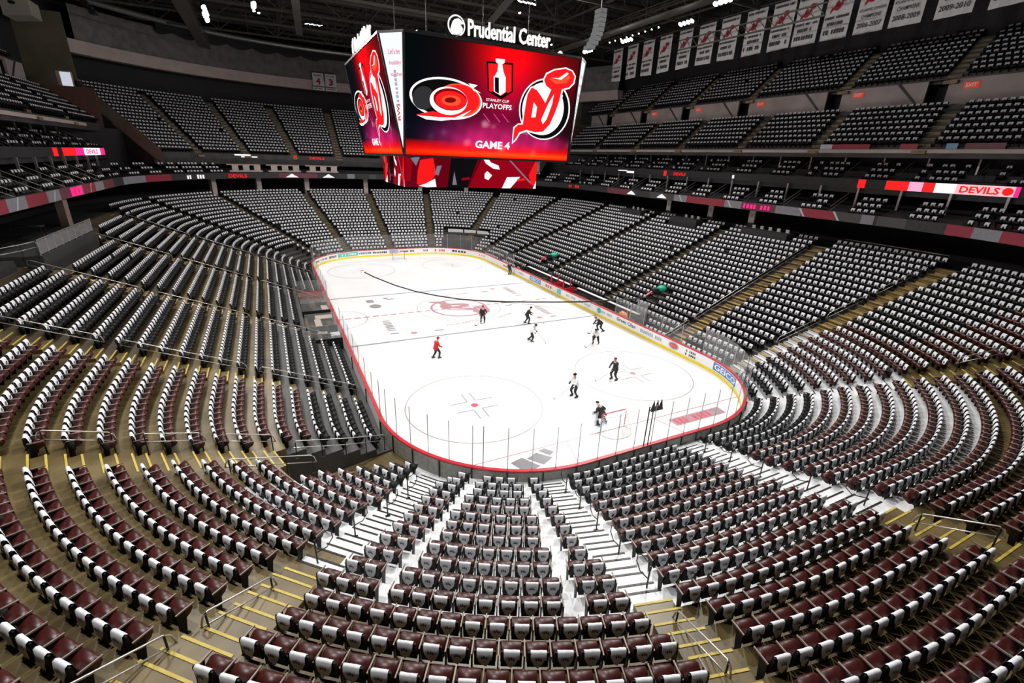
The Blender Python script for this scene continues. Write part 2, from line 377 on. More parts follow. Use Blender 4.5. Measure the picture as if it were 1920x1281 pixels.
def tile(name, templates, xf, choose, mats):
    """one mesh from many placed copies; xf (N,3,4)"""
    VV, LL, MI = [], [], []; off = 0
    for k, (V, F, I) in enumerate(templates):
        X = xf[choose == k]
        if not len(X): continue
        V = np.array(V); Fq = np.array([tuple(f) for f in F if len(f) == 4]); Iq = np.array([i for f, i in zip(F, I) if len(f) == 4])
        W_ = np.einsum('nij,vj->nvi', X[:, :, :3], V)+X[:, None, :, 3]
        VV.append(W_.reshape(-1, 3)); LL.append((Fq[None]+(np.arange(len(X))*len(V))[:, None, None]+off).reshape(-1, 4)); MI.append(np.tile(Iq, len(X))); off += len(X)*len(V)
    V = np.concatenate(VV); L = np.concatenate(LL); I = np.concatenate(MI)
    me = bpy.data.meshes.new(name); me.vertices.add(len(V)); me.vertices.foreach_set('co', V.astype(np.float32).ravel())
    me.loops.add(L.size); me.loops.foreach_set('vertex_index', L.astype(np.int32).ravel())
    me.polygons.add(len(L)); me.polygons.foreach_set('loop_start', np.arange(0, L.size, 4, dtype=np.int32)); me.polygons.foreach_set('material_index', I.astype(np.int32))
    for m in mats: me.materials.append(m)
    me.update(calc_edges=True); o = bpy.data.objects.new(name, me); COL.objects.link(o); return o

# ------------------------------------------------------------------ seat positions
SEATS = []    # (x, y, z, nx, ny, maroon, shirt, key)
def in_blocked(P, i):
    m = np.zeros(len(P), bool)
    for pl, hw, ia, ib in AISLES:
        if ia <= i <= ib: m |= aisle_dist(P, pl) < hw+(.0 if P[0][0] != 1e9 and pl[0][1] < -25 else .06)
    D = rdist(P); x, y = P[:, 0], P[:, 1]
    ang = np.degrees(np.arctan2(-(y+YC), -(x+XC)))
    m |= (x < -XC) & (y < -YC) & (ang > 11.5) & (ang < 27) & (D < 6.6)                      # tunnel to the ice, near left corner
    m |= (x < -14) & (y < 9.5) & (i >= 20); m |= (x < -14) & (y > -6.6) & (y < 5.4) & (i >= 19)   # raised platform
    m |= (x < -14) & (y < YC) & (i >= 21)
    m |= (x > 14) & (y > -14.5) & (y < -8.2) & (i >= 21); m |= (x > 14) & (y > -2) & (y < 3.5) & (i >= 20); m |= (x > 14) & (y > 9) & (y < 14) & (i >= 21)
    m |= (x < 0) & (y > -8) & (y < 8) & (i < 3) & (x > -20)                                  # penalty boxes
    m |= (x > 0) & (abs(y) < 12.3) & (i < 2)                                                 # players' benches
    angf = np.degrees(np.arctan2(y-YC, x-XC)); m |= (x > XC) & (y > YC) & (angf > 35) & (angf < 66) & (i < 8)
    m |= (x < -XC) & (y > YC) & (np.degrees(np.arctan2(y-YC, -x-XC)) < 40) & (np.degrees(np.arctan2(y-YC, -x-XC)) > 22) & (i < 5)
    for cx_, cy_ in ((18.1, -10.9), (17.7, 10.2)): m |= (np.abs(x-cx_) < 1.5) & (np.abs(y-cy_) < .75)
    m |= (x > 0) & (y < -12) & (y > -13.4) & (i < 2)
    return m
def fill_row(tfun, i, zf, pitch, t0, t1, blocked, deck, smin=1):
    """tfun(t)->(p,n); split into runs between blocked samples, then space seats in each run"""
    T = samples(t0, t1, 1.0); pts = []; tt = []
    for a, b_ in zip(T[:-1], T[1:]):
        n = max(2, int(math.dist(tfun(a)[0], tfun(b_)[0])/.06))
        for k in range(n): tt.append(a+(b_-a)*k/n); pts.append(tfun(tt[-1])[0])
    P = np.array(pts); S = np.concatenate([[0], np.cumsum(np.linalg.norm(np.diff(P, axis=0), axis=1))]); bl = blocked(P, i)
    tt = np.array(tt); j = 0; N = len(P); run = 0
    while j < N:
        if bl[j]: j += 1; continue
        k = j
        while k+1 < N and not bl[k+1]: k += 1
        L = S[k]-S[j]; n = int(L/pitch+.22)
        if n >= smin:
            s0 = S[j]+(L-n*pitch)/2
            for q in range(n):
                s = s0+(q+.5)*pitch; t = float(np.interp(s, S[j:k+1], tt[j:k+1])); p, nn = tfun(t)
                SEATS.append([p[0], p[1], zf(t), nn[0], nn[1], deck, i, run, q, n, t % 8])
            run += 1
        j = k+1
for i in range(NR):
    d = row_d(i); fill_row(lambda t: PN(t, d), i, lambda t: row_z(t, i), .565, T1+.0, T1+8-.0001, in_blocked, 0)
# far upper bowl (curved), 18 rows
def far_block(P, i):
    m = np.zeros(len(P), bool)
    for x0, x1, y0, y1 in FAR_A: m |= aisle_dist(P, [(x0, y0), (x1, y1)]) < .7
    return m
FAR_A = [(-25.64, -32.4, 44.34, 51.9), (-19.26, -24.4, 48.8, 58.4), (-11.95, -14.9, 52.1, 61.8), (-4.3, -4.5, 52.9, 63.7), (4.3, 4.5, 52.9, 63.7), (11.95, 14.9, 52.1, 61.8), (19.26, 24.4, 48.8, 58.4)]
for i in range(18):
    d = 22.95+.62*i; fill_row(lambda t: PN(t, d), i, lambda t: 14.55+.475*i, .56, 1.37, 3.63, far_block, 3)
# side upper decks: straight rows
UA = (-31.6, -22.2, -12.5, -3.0, 7.0, 16.6, 27.0); UB = (-29.8, -20.2, -10.4, 1.6, 12.0, 21.5, 31)
def side_rows(sx, y0, y1, d0, z0, n, pitch_d, rise, aisles, deck, hw=.65, gaps=None):
    for i in range(n):
        X = sx*(XH+d0+pitch_d*i); L = y1-y0
        def bl(P, i):
            m = np.zeros(len(P), bool)
            for a in aisles: m |= abs(P[:, 1]-(a+.1*i if not gaps else a)) < hw
            return m
        SIDE_T = lambda t: ((X, y0+L*t), (sx, 0))
        # samples() treats even segments as straight
        fill_row(SIDE_T, i, lambda t: z0+rise*i, .56, 0, .9999, bl, deck)
for sx, y0 in ((1, -36), (-1, -12)):
    side_rows(sx, y0, 38, 23.15, 17.75, 7, .76, .55, UA, 4)
    side_rows(sx, y0, 40 if sx > 0 else 36, 29.25, 24.05, 9, .72, .52, UB, 5)
    side_rows(sx, y0, 39, 23.3, 14.45, 3, .8, .56, (-32, -26.6, -21, -16.3, -11, -6, -1, 4.2, 9.4, 14.6, 20, 25.4, 31), 2, .95, gaps=True)
def ring_block(P, i):
    S = P[:, 1]*1.0; m = np.zeros(len(P), bool)
    for a in (-27.6, -22.6, -17.6, -12.6, -7.6, -2.6, 2.4, 7.4, 12.4, 17.4, 22.4, 27.6, 32, 36): m |= abs(S-a) < .9
    return m
for i in range(3):
    d = 19.95+.78*i
    fill_row(lambda t: PN(t, d), i, lambda t: 11.35+.5*i, .58, 7.5, 9.52, ring_block, 1)
    fill_row(lambda t: PN(t, d), i, lambda t: 11.35+.5*i, .58, 11.45, 12.96, ring_block, 1)
SEATS = [s for s in SEATS if not (s[5] in (1, 2) and (int(s[8]*1.0) % 7 == 4 or random.random() < .05))]

# keep what the frame, or a camera a step aside, could see
def seat_frame(s):
    n = np.array([s[3], s[4], 0.]); e = np.array([n[1], -n[0], 0.]); return np.array([[e[0], n[0], 0, s[0]], [e[1], n[1], 0, s[1]], [0, 0, 1, s[2]]])
keep = []
for s in SEATS:
    u, v, z = project((s[0], s[1], s[2]+.5))
    if z > 2 and -260 < u < 2180 and -200 < v < 1560: keep.append((z, u, v, s))
vis = sorted([k for k in keep if -12 < k[1] < 1932 and 0 < k[2] < 1290 and k[3][5] == 0 and k[3][0] < 12], key=lambda k: k[0])
near = vis[:300]; near_ids = {id(k[3]) for k in near}
rest = [k[3] for k in keep if id(k[3]) not in near_ids]
def is_maroon(s):
    x, y, i = s[0], s[1], s[6]
    if s[5] == 0: a = math.degrees(math.atan2(-(y+YC), abs(x)-XC)) if abs(x) > XC else 90; return y < -18.2 and i >= 4 and (x < 0 or a > 32 or (a > 14.5 and i < 11))
    return False

# ------------------------------------------------------------------ the 300 nearest seats and shirts, one by one
ORD = ['', 'first', 'second', 'third', 'fourth', 'fifth', 'sixth', 'seventh', 'eighth', 'ninth', 'tenth', 'eleventh', 'twelfth', 'thirteenth', 'fourteenth', 'fifteenth', 'sixteenth', 'seventeenth', 'eighteenth', 'nineteenth', 'twentieth']
def ordw(n):
    if n <= 20: return ORD[n]
    return {2: 'twenty', 3: 'thirty', 4: 'forty', 5: 'fifty'}[n//10]+('-'+ORD[n % 10] if n % 10 else 'th')
def ordfix(n): return {30: 'thirtieth', 40: 'fortieth', 50: 'fiftieth'}.get(n, ordw(n))
def stairs_t(ai, i): p = aisle_pts(AISLES[ai][0], row_d(i)); return t_of(p) if p is not None else None
parts = seat_parts(True); pmesh = {}
for nme, b_, m_ in parts:
    for var_, mm in (('m', m_), ('k', BLKS if nme == 'seat_cushion' else m_)):
        me = bpy.data.meshes.new(nme); me.from_pydata([tuple(map(float, v)) for v in b_.V], [], b_.F); me.materials.append(mm)
        if nme == 'seat_cushion': me.polygons.foreach_set('use_smooth', [len(p.vertices) == 4 for p in me.polygons])
        me.update(); pmesh[nme, var_] = me
smesh = []
for k in range(8):
    b_ = shirt_b(np.random.default_rng(k+3), True); me = bpy.data.meshes.new('rally_shirt'); me.from_pydata([tuple(map(float, v)) for v in b_.V], [], b_.F)
    me.materials.append(SHIRT); me.materials.append(PRINT); me.polygons.foreach_set('material_index', b_.I); me.polygons.foreach_set('use_smooth', [i == 0 for i in b_.I]); me.update(); smesh.append(me)
BLK_NAME = {0: 'block left of the left yellow stairs', 1: 'centre block between the yellow stairs', 2: 'block right of the right yellow stairs', 3: 'far right block beyond the railing'}
def block_of(s):
    i = s[6]; t = s[10]; a, b_, c = stairs_t(SW46, i), stairs_t(SW75, i), stairs_t(NEAR0, i)
    if a and t < a: return 0
    if b_ and t < b_: return 1
    if c and t < c: return 2
    return 3
rows = {}
for z, u, v, s in near: rows.setdefault((block_of(s), s[6]), []).append(s)
rank = {}
for bl in range(4):
    for k, i in enumerate(sorted({i for b_, i in rows if b_ == bl}, reverse=True)): rank[bl, i] = k+1
allrow = {}
for z, u, v, s in keep:
    if s[5] == 0 and s[1] < -14 and (s[10] > 5.1 or s[10] < .1): allrow.setdefault((block_of(s), s[6]), []).append(s)
pos = {}
for (bl, i), L in allrow.items():
    L.sort(key=lambda s: s[10], reverse=(bl == 0))
    for k, s in enumerate(L): pos[id(s)] = k+1
first = None; used = set()
for n, (z, u, v, s) in enumerate(near):
    bl = block_of(s); side = 'right' if bl == 0 else 'left'
    where = f"{ordfix(pos[id(s)])} from stairs at its {side}, {ordfix(rank[bl, s[6]])} nearest row, {['left', 'centre', 'right', 'far right'][bl]} block"
    kk = 'm' if is_maroon(s) else 'k'; colr = 'maroon' if kk == 'm' else 'black'
    ang = math.atan2(s[4], s[3])-math.pi/2
    root = empty('stadium_seat', (s[0], s[1], s[2]), ang)
    tag(root, f"{colr} tip-up seat, {where}", 'seat', 'tip-up seats of the lower bowl')
    for nme, _, _ in parts:
        o = bpy.data.objects.new(nme, pmesh[nme, kk]); COL.objects.link(o); o.parent = root
    if s[8] == 0:
        for nme in ('armrest', 'leg'):
            o = bpy.data.objects.new(nme, pmesh[nme, kk]); COL.objects.link(o); o.parent = root; o.location = (.566, 0, 0)
    sh = bpy.data.objects.new('rally_shirt', smesh[random.randrange(8)]); COL.objects.link(sh); sh.location = (s[0], s[1], s[2]); sh.rotation_euler = (0, 0, ang)
    tag(sh, f"white shirt, {where}", 'shirt', 'white rally shirts on the lower bowl seats')
# the rest of the seats and shirts
def merge(parts_list, mmap):
    V, F, I = [], [], []
    for nme, b_, m_ in parts_list:
        n = len(V); V += b_.V; F += [tuple(n+k for k in f) for f in b_.F]; I += [mmap[nme]]*len(b_.F)
    return V, F, I
lo = seat_parts(False); X = np.array([seat_frame(s) for s in rest]); ch = np.array([0 if is_maroon(s) else 1 for s in rest])
o = tile('stadium_seats', [merge(lo, {'backrest': 1, 'seat_cushion': 0, 'armrest': 2, 'leg': 1}), merge(lo, {'backrest': 1, 'seat_cushion': 1, 'armrest': 1, 'leg': 1})], X, ch, [MAROON, BLKS, ARM])
tag(o, 'thousands of black and maroon tip-up seats filling the stands around the rink', 'seats', kind='stuff')
X2 = X.copy()
sel = np.array([random.random() > .004 for s in rest])
tm = []
for k in range(6):
    b_ = shirt_b(np.random.default_rng(k+40), False); tm.append((b_.V, b_.F, b_.I))
o = tile('rally_shirts', tm, X2[sel], RNG.integers(0, 6, sel.sum()), [SHIRT, PRINT])
tag(o, 'thousands of white shirts laid over the seat backs around the rink', 'shirts', kind='stuff')

# ------------------------------------------------------------------ ice and its painted markings
b = B(); T = samples(0, 8, 4); loop = [P3(t, -.02, 0) for t in T[:-1]]; b.add(loop, [tuple(range(len(loop)))])
ice = structure(b.obj('ice_surface', ICE))
P_RED = mat('paint_red', (.62, .30, .33), .3); P_BLUE = mat('paint_blue', (.28, .30, .37), .3); P_GREY = mat('paint_grey', (.32, .32, .34), .3); P_LB = mat('paint_crease', (.72, .83, .92), .3)
P_THIN = mat('paint_thin', (.38, .34, .35), .3); P_PINK = mat('paint_pale_red', (.50, .27, .31), .3); P_DOT = mat('paint_dot', (.60, .10, .14), .3); P_DGREY = mat('paint_dark', (.20, .20, .22), .3)
def flat(name, polys, m, z=.006, parent=ice):
    b = B()
    for P in polys: b.add([(x, y, z) for x, y in P], poly2d(P))
    return b.obj(name, m, parent)
def ring(name, cx, cy, r, w, m, a0=0, a1=360, z=.006, parent=ice):
    b = B(); n = 72
    for k in range(n):
        a, c = [math.radians(a0+(a1-a0)*q/n) for q in (k, k+1)]
        b.quad((cx+(r-w)*math.cos(a), cy+(r-w)*math.sin(a), z), (cx+r*math.cos(a), cy+r*math.sin(a), z), (cx+r*math.cos(c), cy+r*math.sin(c), z), (cx+(r-w)*math.cos(c), cy+(r-w)*math.sin(c), z))
    return b.obj(name, m, parent)
def rect(x0, x1, y0, y1): return [(x0, y0), (x1, y0), (x1, y1), (x0, y1)]
for y in (-7.62, 7.62): flat('blue_line', [rect(-12.9, 12.9, y-.13, y+.13)], P_BLUE)
flat('centre_line', [rect(-12.9+k*.9, -12.9+k*.9+.62, -.13, .13) for k in range(29)], P_PINK)
for s in (-1, 1):
    xe = 10.9; flat('goal_line', [rect(-12.0, 12.0, s*27.13-.035, s*27.13+.035)], P_PINK)
    flat('trapezoid_line', [[(-3.35*1-.03, s*27.13), (-3.35+.03, s*27.13), (-4.27+.03, s*30.4), (-4.27-.03, s*30.4)], [(3.35-.03, s*27.13), (3.35+.03, s*27.13), (4.27+.03, s*30.4), (4.27-.03, s*30.4)]], P_PINK)
    for x in (-6.71, 6.71):
        ring('faceoff_circle', x, s*21.03, 4.57, .075, P_THIN)
        flat('faceoff_dot', [ell(x, s*21.03, .25, .25)], P_DOT if x < 0 else P_PINK, .008)
        q = []
        for sx in (-1, 1):
            for sy in (-1, 1):
                q += [rect(*sorted((x+sx*.25, x+sx*.34)), *sorted((s*21.03+sy*.62, s*21.03+sy*1.75))), rect(*sorted((x+sx*.30, x+sx*1.5)), *sorted((s*21.03+sy*.52, s*21.03+sy*.63)))]
        flat('faceoff_hash_mark', q, P_GREY if x < 0 else P_THIN)
        flat('neutral_dot', [ell(x, s*6.1, .31, .31)], P_PINK, .008)
    cy = s*27.13; pts = [(-1.83+3.66*k/20, 0) for k in range(21)]
    flat('goal_crease', [[(-1.22, cy), (1.22, cy)]+[(1.83*math.cos(math.radians(a)), cy-s*1.83*math.sin(math.radians(a))) for a in range(48, 133, 6)]], P_LB)
ring('centre_circle', 0, 0, 4.57, .07, P_THIN)
ring('referee_crease', -12.9, 0, 3.05, .06, P_THIN, -90, 90)
# centre ice emblem: horned N-J monogram in a ring, facing the far right
def monogram():
    """red N-J monogram with horn and tail, unit circle coordinates"""
    red = [[(-.92, -.28), (-.78, -.36), (-.60, -.20), (-.52, .34), (-.34, .58), (-.18, .50), (.02, .02), (.20, .52), (.08, .60), (.02, .86), (.22, 1.10), (.52, 1.14), (.86, .98), (.98, .70), (.86, .44), (.60, .30), (.46, .40), (.36, .02), (.16, -.50), (-.08, -.78), (-.36, -.80), (-.62, -.66), (-.84, -.74), (-.98, -1.02), (-1.12, -1.10), (-1.10, -.72), (-1.0, -.44)]]
    white = [[(-.40, -.30), (-.30, .18), (-.20, -.24)], [(-.02, -.42), (.22, .10), (.32, .34), (.22, -.10), (.06, -.48)], [(.30, .62), (.58, .74), (.70, .86), (.48, .82)]]
    return red, white
red, white = monogram()
def place2(P, cx, cy, sx, sy, rot=0):
    R = math.radians(rot); return [(cx+x*sx*math.cos(R)-y*sy*math.sin(R), cy+x*sx*math.sin(R)+y*sy*math.cos(R)) for x, y in P]
flat('centre_emblem', [place2(p, .1, -.1, 2.9, 2.5, -90) for p in red], P_PINK, .010)
ring('emblem_ring', 0, 0, 3.15, .28, P_PINK, z=.008)
flat('emblem_cut', [place2(p, .1, -.1, 2.9, 2.5, -90) for p in white], ICE, .013)
def ice_text(name, s, w, h, x, y, rot, m, z=.008):
    A, F = fit_text(s, w, h, bold=.01); R = math.radians(rot); V = [(x+a*math.cos(R)-c*math.sin(R), y+a*math.sin(R)+c*math.cos(R), z) for a, c, _ in A]
    return mesh(name, V, F, m, parent=ice)
ice_text('painted_lettering', 'PRUDENTIAL', 4.0, .42, -1.2, -4.95, 6, P_THIN); ice_text('painted_lettering', 'CENTER', 2.6, .42, 3.4, -4.3, 24, P_THIN)
ice_text('painted_lettering', 'NEW JERSEY', 3.6, .42, 1.5, 5.1, 0, P_THIN)
for x, y, r_ in ((-8.45, 4.3, 90), (-8.42, -3.7, 90), (8.5, 4.3, 90), (8.3, -4.3, 90)):
    if (x, y) == (-8.45, 4.3): flat('painted_patch', [ell(x+.1, y-.9, .62, .75), rect(x-.5, x+.3, y+.6, y+1.7)], P_GREY)
    else:
        A, F = glyphs(4.2, .8, 9, 3); mesh('painted_lettering', [(x-c, y+a, .008) for a, c, _ in A], F, P_GREY if x < 0 else P_THIN, parent=ice)
for x, y in ((-6.2, 5.6), (-4.3, -6.2), (5.3, 5.2), (5.6, -1.0)): flat('painted_patch', [rect(x-.45, x+.45, y-.16, y+.16)], P_GREY)
flat('three_stripe_mark', [[(-7.35, -27.75), (-6.55, -27.55), (-5.95, -28.65), (-6.95, -28.85)], [(-6.35, -27.75), (-5.6, -27.45), (-4.95, -28.2), (-5.75, -28.6)], [(-5.4, -27.35), (-4.95, -27.25), (-4.6, -27.75), (-5.0, -28.0)]], P_DGREY)
flat('word_panel', [[(4.1, -27.62), (8.6, -27.62), (8.5, -28.45), (4.1, -28.45)]], P_PINK, .007)
for w_, n_, cx_, m_ in ((3.2, 8, 5.9, P_DOT), (.8, 3, 8.0, P_GREY)):
    A, F = glyphs(w_, .58, n_, 5); mesh('painted_lettering', [(cx_+a, -28.03+c, .012) for a, c, _ in A], F, m_, parent=ice)

# ------------------------------------------------------------------ dasher boards
bd = empty('dasher_boards'); tag(bd, 'white rink boards with red cap rail, yellow kick strip and adverts around the ice', 'rink boards')
b = B(); sweep([(0, .0), (.16, .0), (.16, 1.04), (0, 1.04)], 0, 8, 4, True, b, caps=False); b.obj('board_panel', WHITE, bd)
b = B(); sweep([(-.012, .0), (.0, .0), (.0, .26), (-.012, .26)], 0, 8, 4, True, b, caps=False); b.obj('kick_strip', KICK, bd)
b = B(); sweep([(-.02, 1.04), (.19, 1.04), (.19, 1.11), (-.02, 1.11)], 0, 8, 4, True, b, caps=False); b.obj('cap_rail', RED, bd)
b = B(); sweep([(.165, .02), (.19, .02), (.19, 1.0), (.165, 1.0)], 5, 8, 4, True, b); b.obj('outer_skirt', mat('grey_skirt', (.30, .29, .26), .6, var=.15), bd)
b = B()
for t in [4+.13*k for k in range(31)]:
    p, n = PN(t, .2); tg = (-n[1]*.03, n[0]*.03); b.hexa([(p[0]-tg[0]-n[0]*.01, p[1]-tg[1]-n[1]*.01, 0), (p[0]+tg[0]-n[0]*.01, p[1]+tg[1]-n[1]*.01, 0), (p[0]+tg[0]+n[0]*.05, p[1]+tg[1]+n[1]*.05, 0), (p[0]-tg[0]+n[0]*.05, p[1]-tg[1]+n[1]*.05, 0), (p[0]-tg[0]-n[0]*.01, p[1]-tg[1]-n[1]*.01, 1.03), (p[0]+tg[0]-n[0]*.01, p[1]+tg[1]-n[1]*.01, 1.03), (p[0]+tg[0]+n[0]*.05, p[1]+tg[1]+n[1]*.05, 1.03), (p[0]-tg[0]+n[0]*.05, p[1]-tg[1]+n[1]*.05, 1.03)])
b.obj('rib', BLKM, bd)
def arc_len_t(t0, s):
    """parameter at signed length s from t0 along the boards"""
    t = t0; left = abs(s); sg = 1 if s >= 0 else -1
    while left > 1e-6:
        k = math.floor(t+1e-9) if sg > 0 else math.ceil(t-1e-9)-1
        L = {0: 2*YC, 1: RC*math.pi/2, 2: 2*XC, 3: RC*math.pi/2}[k % 4]; room = (k+1-t)*L if sg > 0 else (t-k)*L
        q = min(left, room); t += sg*q/L; left -= q
    return t
def board_text(s, t0, w, h, m, z=.66, d=-.014, flip=-1, parent=bd, name='advert_lettering', bold=.02):
    A, F = fit_text(s, w, h, bold=bold); V = []
    for a, c, _ in A: V.append(P3(arc_len_t(t0, flip*a), d, z+c))
    return mesh(name, V, F, m, parent=parent)
def board_glyphs(n, t0, w, h, m, z=.66, d=-.014, parent=None):
    A, F = glyphs(w, h, n, n*7+int(t0*100)); return mesh('advert_lettering', [P3(arc_len_t(t0, -a), d, z+c) for a, c, _ in A], F, m, parent=parent or bd)
def board_patch(t0, w, z0, z1, m, d=-.010, parent=bd, name='advert_panel'):
    b = B(); n = max(1, int(w/.5)); 
    for k in range(n): 
        a, c = arc_len_t(t0, -w/2+w*k/n), arc_len_t(t0, -w/2+w*(k+1)/n); b.quad(P3(a, d, z0), P3(c, d, z0), P3(c, d, z1), P3(a, d, z1))
    return b.obj(name, m, parent)
A_BLUE = mat('ad_blue', (.05, .20, .50), .4); A_GREEN = mat('ad_green', (.02, .42, .28), .4); A_BLACK = mat('ad_black', (.03, .03, .035), .4); A_GREY = mat('ad_grey', (.35, .40, .50), .4); A_RED = mat('ad_red', (.62, .04, .06), .4); A_ORANGE = mat('ad_orange', (.7, .25, .08), .4); A_TEAL = mat('ad_teal', (.12, .55, .45), .4)
def ty(y): return (y+YC)/(2*YC)          # parameter on the right side for a y
board_patch(8-.23, 3.3, .33, .98, A_BLUE, name='advert_panel'); board_text('GEICO', 8-.23, 3.0, .46, WHITE, d=-.018)
board_glyphs(6, ty(-20.9), 1.1, .2, A_BLACK, .78); board_glyphs(6, ty(-20.9), 1.2, .2, A_BLACK, .48)
b = B(); L_ = [(-.010, y, z) for y, z in ell(0, .66, .62, .33)]; b.add([(XH-.012, -18.9+p[1], p[2]) for p in L_], [tuple(range(len(L_)))]); b.obj('advert_roundel', A_GREY, bd)
b = B(); L_ = ell(0, .66, .45, .22); b.add([(XH-.018, -18.9+p[0], p[1]) for p in L_], [tuple(range(len(L_)))]); b.obj('advert_roundel', A_RED, bd); board_glyphs(3, ty(-18.9), .6, .2, A_ORANGE, d=-.024)
board_glyphs(13, ty(-16.0), 2.9, .34, A_GREY); board_text('Green Clips', ty(-12.4), 2.9, .44, A_BLACK)
board_glyphs(9, ty(-9.2), 2.0, .28, A_GREY); b = B(); L_ = ell(0, .66, .36, .3); b.add([(XH-.012, -7.95+p[0], p[1]) for p in L_], [tuple(range(len(L_)))]); b.obj('advert_roundel', A_GREEN, bd)
board_glyphs(10, ty(-5.2), 2.1, .24, A_GREY); board_glyphs(7, ty(-2.4), 2.0, .28, A_GREY)
board_patch(ty(.2), .9, .33, .95, A_TEAL); board_glyphs(3, ty(2.6), 1.6, .34, A_RED); board_patch(ty(6.2), 3.0, .35, .95, A_BLUE); board_text('GEICO', ty(6.2), 2.6, .4, WHITE, d=-.018)
board_glyphs(4, ty(10.2), 1.6, .3, A_GREY); board_glyphs(6, ty(15.0), 2.0, .3, A_RED); board_glyphs(6, 1.12, 1.8, .3, A_ORANGE); board_glyphs(5, 1.5, 2.6, .34, A_BLACK)
board_glyphs(5, 1.75, 1.8, .36, A_RED); board_glyphs(6, 1.93, 1.2, .3, A_BLACK); board_glyphs(10, 2.25, 2.4, .3, A_BLACK); board_patch(2.5, 1.4, .35, .95, A_GREY); board_glyphs(10, 2.78, 2.8, .3, A_BLACK)
board_glyphs(6, 3.02, 1.6, .28, A_BLUE); board_patch(3.22, 3.4, .36, .95, A_TEAL); board_glyphs(11, 3.22, 3.0, .3, WHITE, d=-.018); board_glyphs(6, 3.42, 1.5, .34, A_BLACK); board_glyphs(9, 3.56, 1.8, .3, A_BLACK); board_glyphs(3, 3.7, 1.2, .3, A_BLACK)

# rink glass: panes and stanchions
gl = empty('rink_glass'); tag(gl, 'clear safety glass panes with thin metal posts standing on the rink boards', 'safety glass')
def glass_run(ta, tb, z1, pitch, m):
    T = []; t = ta; s = 0
    while t < tb-1e-6: T.append(t); t = arc_len_t(t, pitch)
    T.append(tb)
    for a, c in zip(T[:-1], T[1:]):
        b = B(); S_ = [a, (a+c)/2, c]
        for p, q in zip(S_[:-1], S_[1:]): b.quad(P3(p, .07, 1.11), P3(q, .07, 1.11), P3(q, .07, z1), P3(p, .07, z1))
        b.obj('glass_pane', m, gl)
    for a in T:
        b = B(); p, n = PN(a, .07); b.tube([(p[0], p[1], 1.05), (p[0], p[1], z1+.03)], .022, 6); b.obj('glass_post', ALUM, gl)
glass_run(4.0, 4.40, 2.9, 2.4, GLASSF); glass_run(4.62, 5.0, 2.9, 2.4, GLASSF)
glass_run(5.0, 5.6, 3.4, 1.25, GLASSF); glass_run(5.6, 7.55, 3.45, 1.2, GLASS); glass_run(7.55, 8.0, 3.3, 1.2, GLASSF)
glass_run(8.0, 8.26, 2.9, 2.4, GLASS); glass_run(8.79, 9.0, 2.9, 2.4, GLASS); glass_run(9.0, 12.0, 3.4, 2.2, GLASS)
# black padded microphone poles on the near glass
for x, z, w in ((-.74, 3.5, .032), (-.45, 3.5, .028)):
    o = B().tube([(x, -30.60, 1.12), (x+.02, -30.60, z)], w, 8).ball((x+.02, -30.6, z), w*1.15).obj('camera_pole', BLKM)
    tag(o, ('first' if x < -.6 else 'second')+' of two thick black poles strapped to near glass behind the goal', 'pole', 'black poles behind the near goal')
for k, (x, z) in enumerate(((-.28, 3.35), (-.02, 3.3), (.25, 3.4))):
    b = B(); b.tube([(x, -30.42, 3.14), (x, -30.42, 3.25), (x+.02, -30.42, 3.68)], .1, 10, rr=[.12, .10, .012]).box(x-.13, x+.13, -30.47, -30.35, 3.06, 3.15)
    tag(b.obj('foam_microphone', BLKM), f"{['left', 'middle', 'right'][k]} of three pointed black foam microphones on top of near glass", 'microphone', 'foam microphones on the near glass')

# ------------------------------------------------------------------ goals
NET = mat('net_cord', (.85, .86, .88), .8)
def goal(y, s, label):
    g = empty('hockey_goal', (0, y, 0)); tag(g, label, 'goal'); 
    fr = B(); fr.tube([(-.915, 0, 0), (-.915, 0, 1.2), (-.87, 0, 1.24), (.87, 0, 1.24), (.915, 0, 1.2), (.915, 0, 0)], .035, 8)
    fr.obj('goal_frame', RED, g)
    bk = B(); base = [(-.915, 0, .03)]+[(-1.02*math.cos(math.radians(a)), -s*(.35+.75*math.sin(math.radians(a))), .03) for a in range(0, 181, 15)]+[(.915, 0, .03)]
    bk.tube(base, .03, 6); top = [(-.88, 0, 1.22), (-.7, -s*.42, 1.2), (0, -s*.52, 1.2), (.7, -s*.42, 1.2), (.88, 0, 1.22)]; bk.tube(top, .02, 6)
    bk.tube([(0, -s*.52, 1.2), (0, -s*1.1, .03)], .02, 6); bk.obj('back_frame', WHITE, g)
    n = B(); K = 26
    def curve(P, u):
        L = [0]
        for a, b_ in zip(P[:-1], P[1:]): L.append(L[-1]+math.dist(a, b_))
        x = u*L[-1]
        for k in range(len(P)-1):
            if x <= L[k+1]+1e-9: f = (x-L[k])/(L[k+1]-L[k]); return [P[k][j]+(P[k+1][j]-P[k][j])*f for j in range(3)]
    for k in range(K+1): n.bar(curve(base, k/K), curve(top, k/K), .012, .012)
    for j in range(1, 9):
        f = j/9; P = [[curve(base, k/K)[m_]*(1-f)+curve(top, k/K)[m_]*f for m_ in range(3)] for k in range(0, K+1, 2)]
        for a, b_ in zip(P[:-1], P[1:]): n.bar(a, b_, .012, .012)
    n.obj('netting', NET, g); return g
goal(-27.13, 1, 'near hockey goal, red posts and white netting, goalie crouched in front')
goal(27.13, -1, 'small far hockey goal in front of the far end boards')

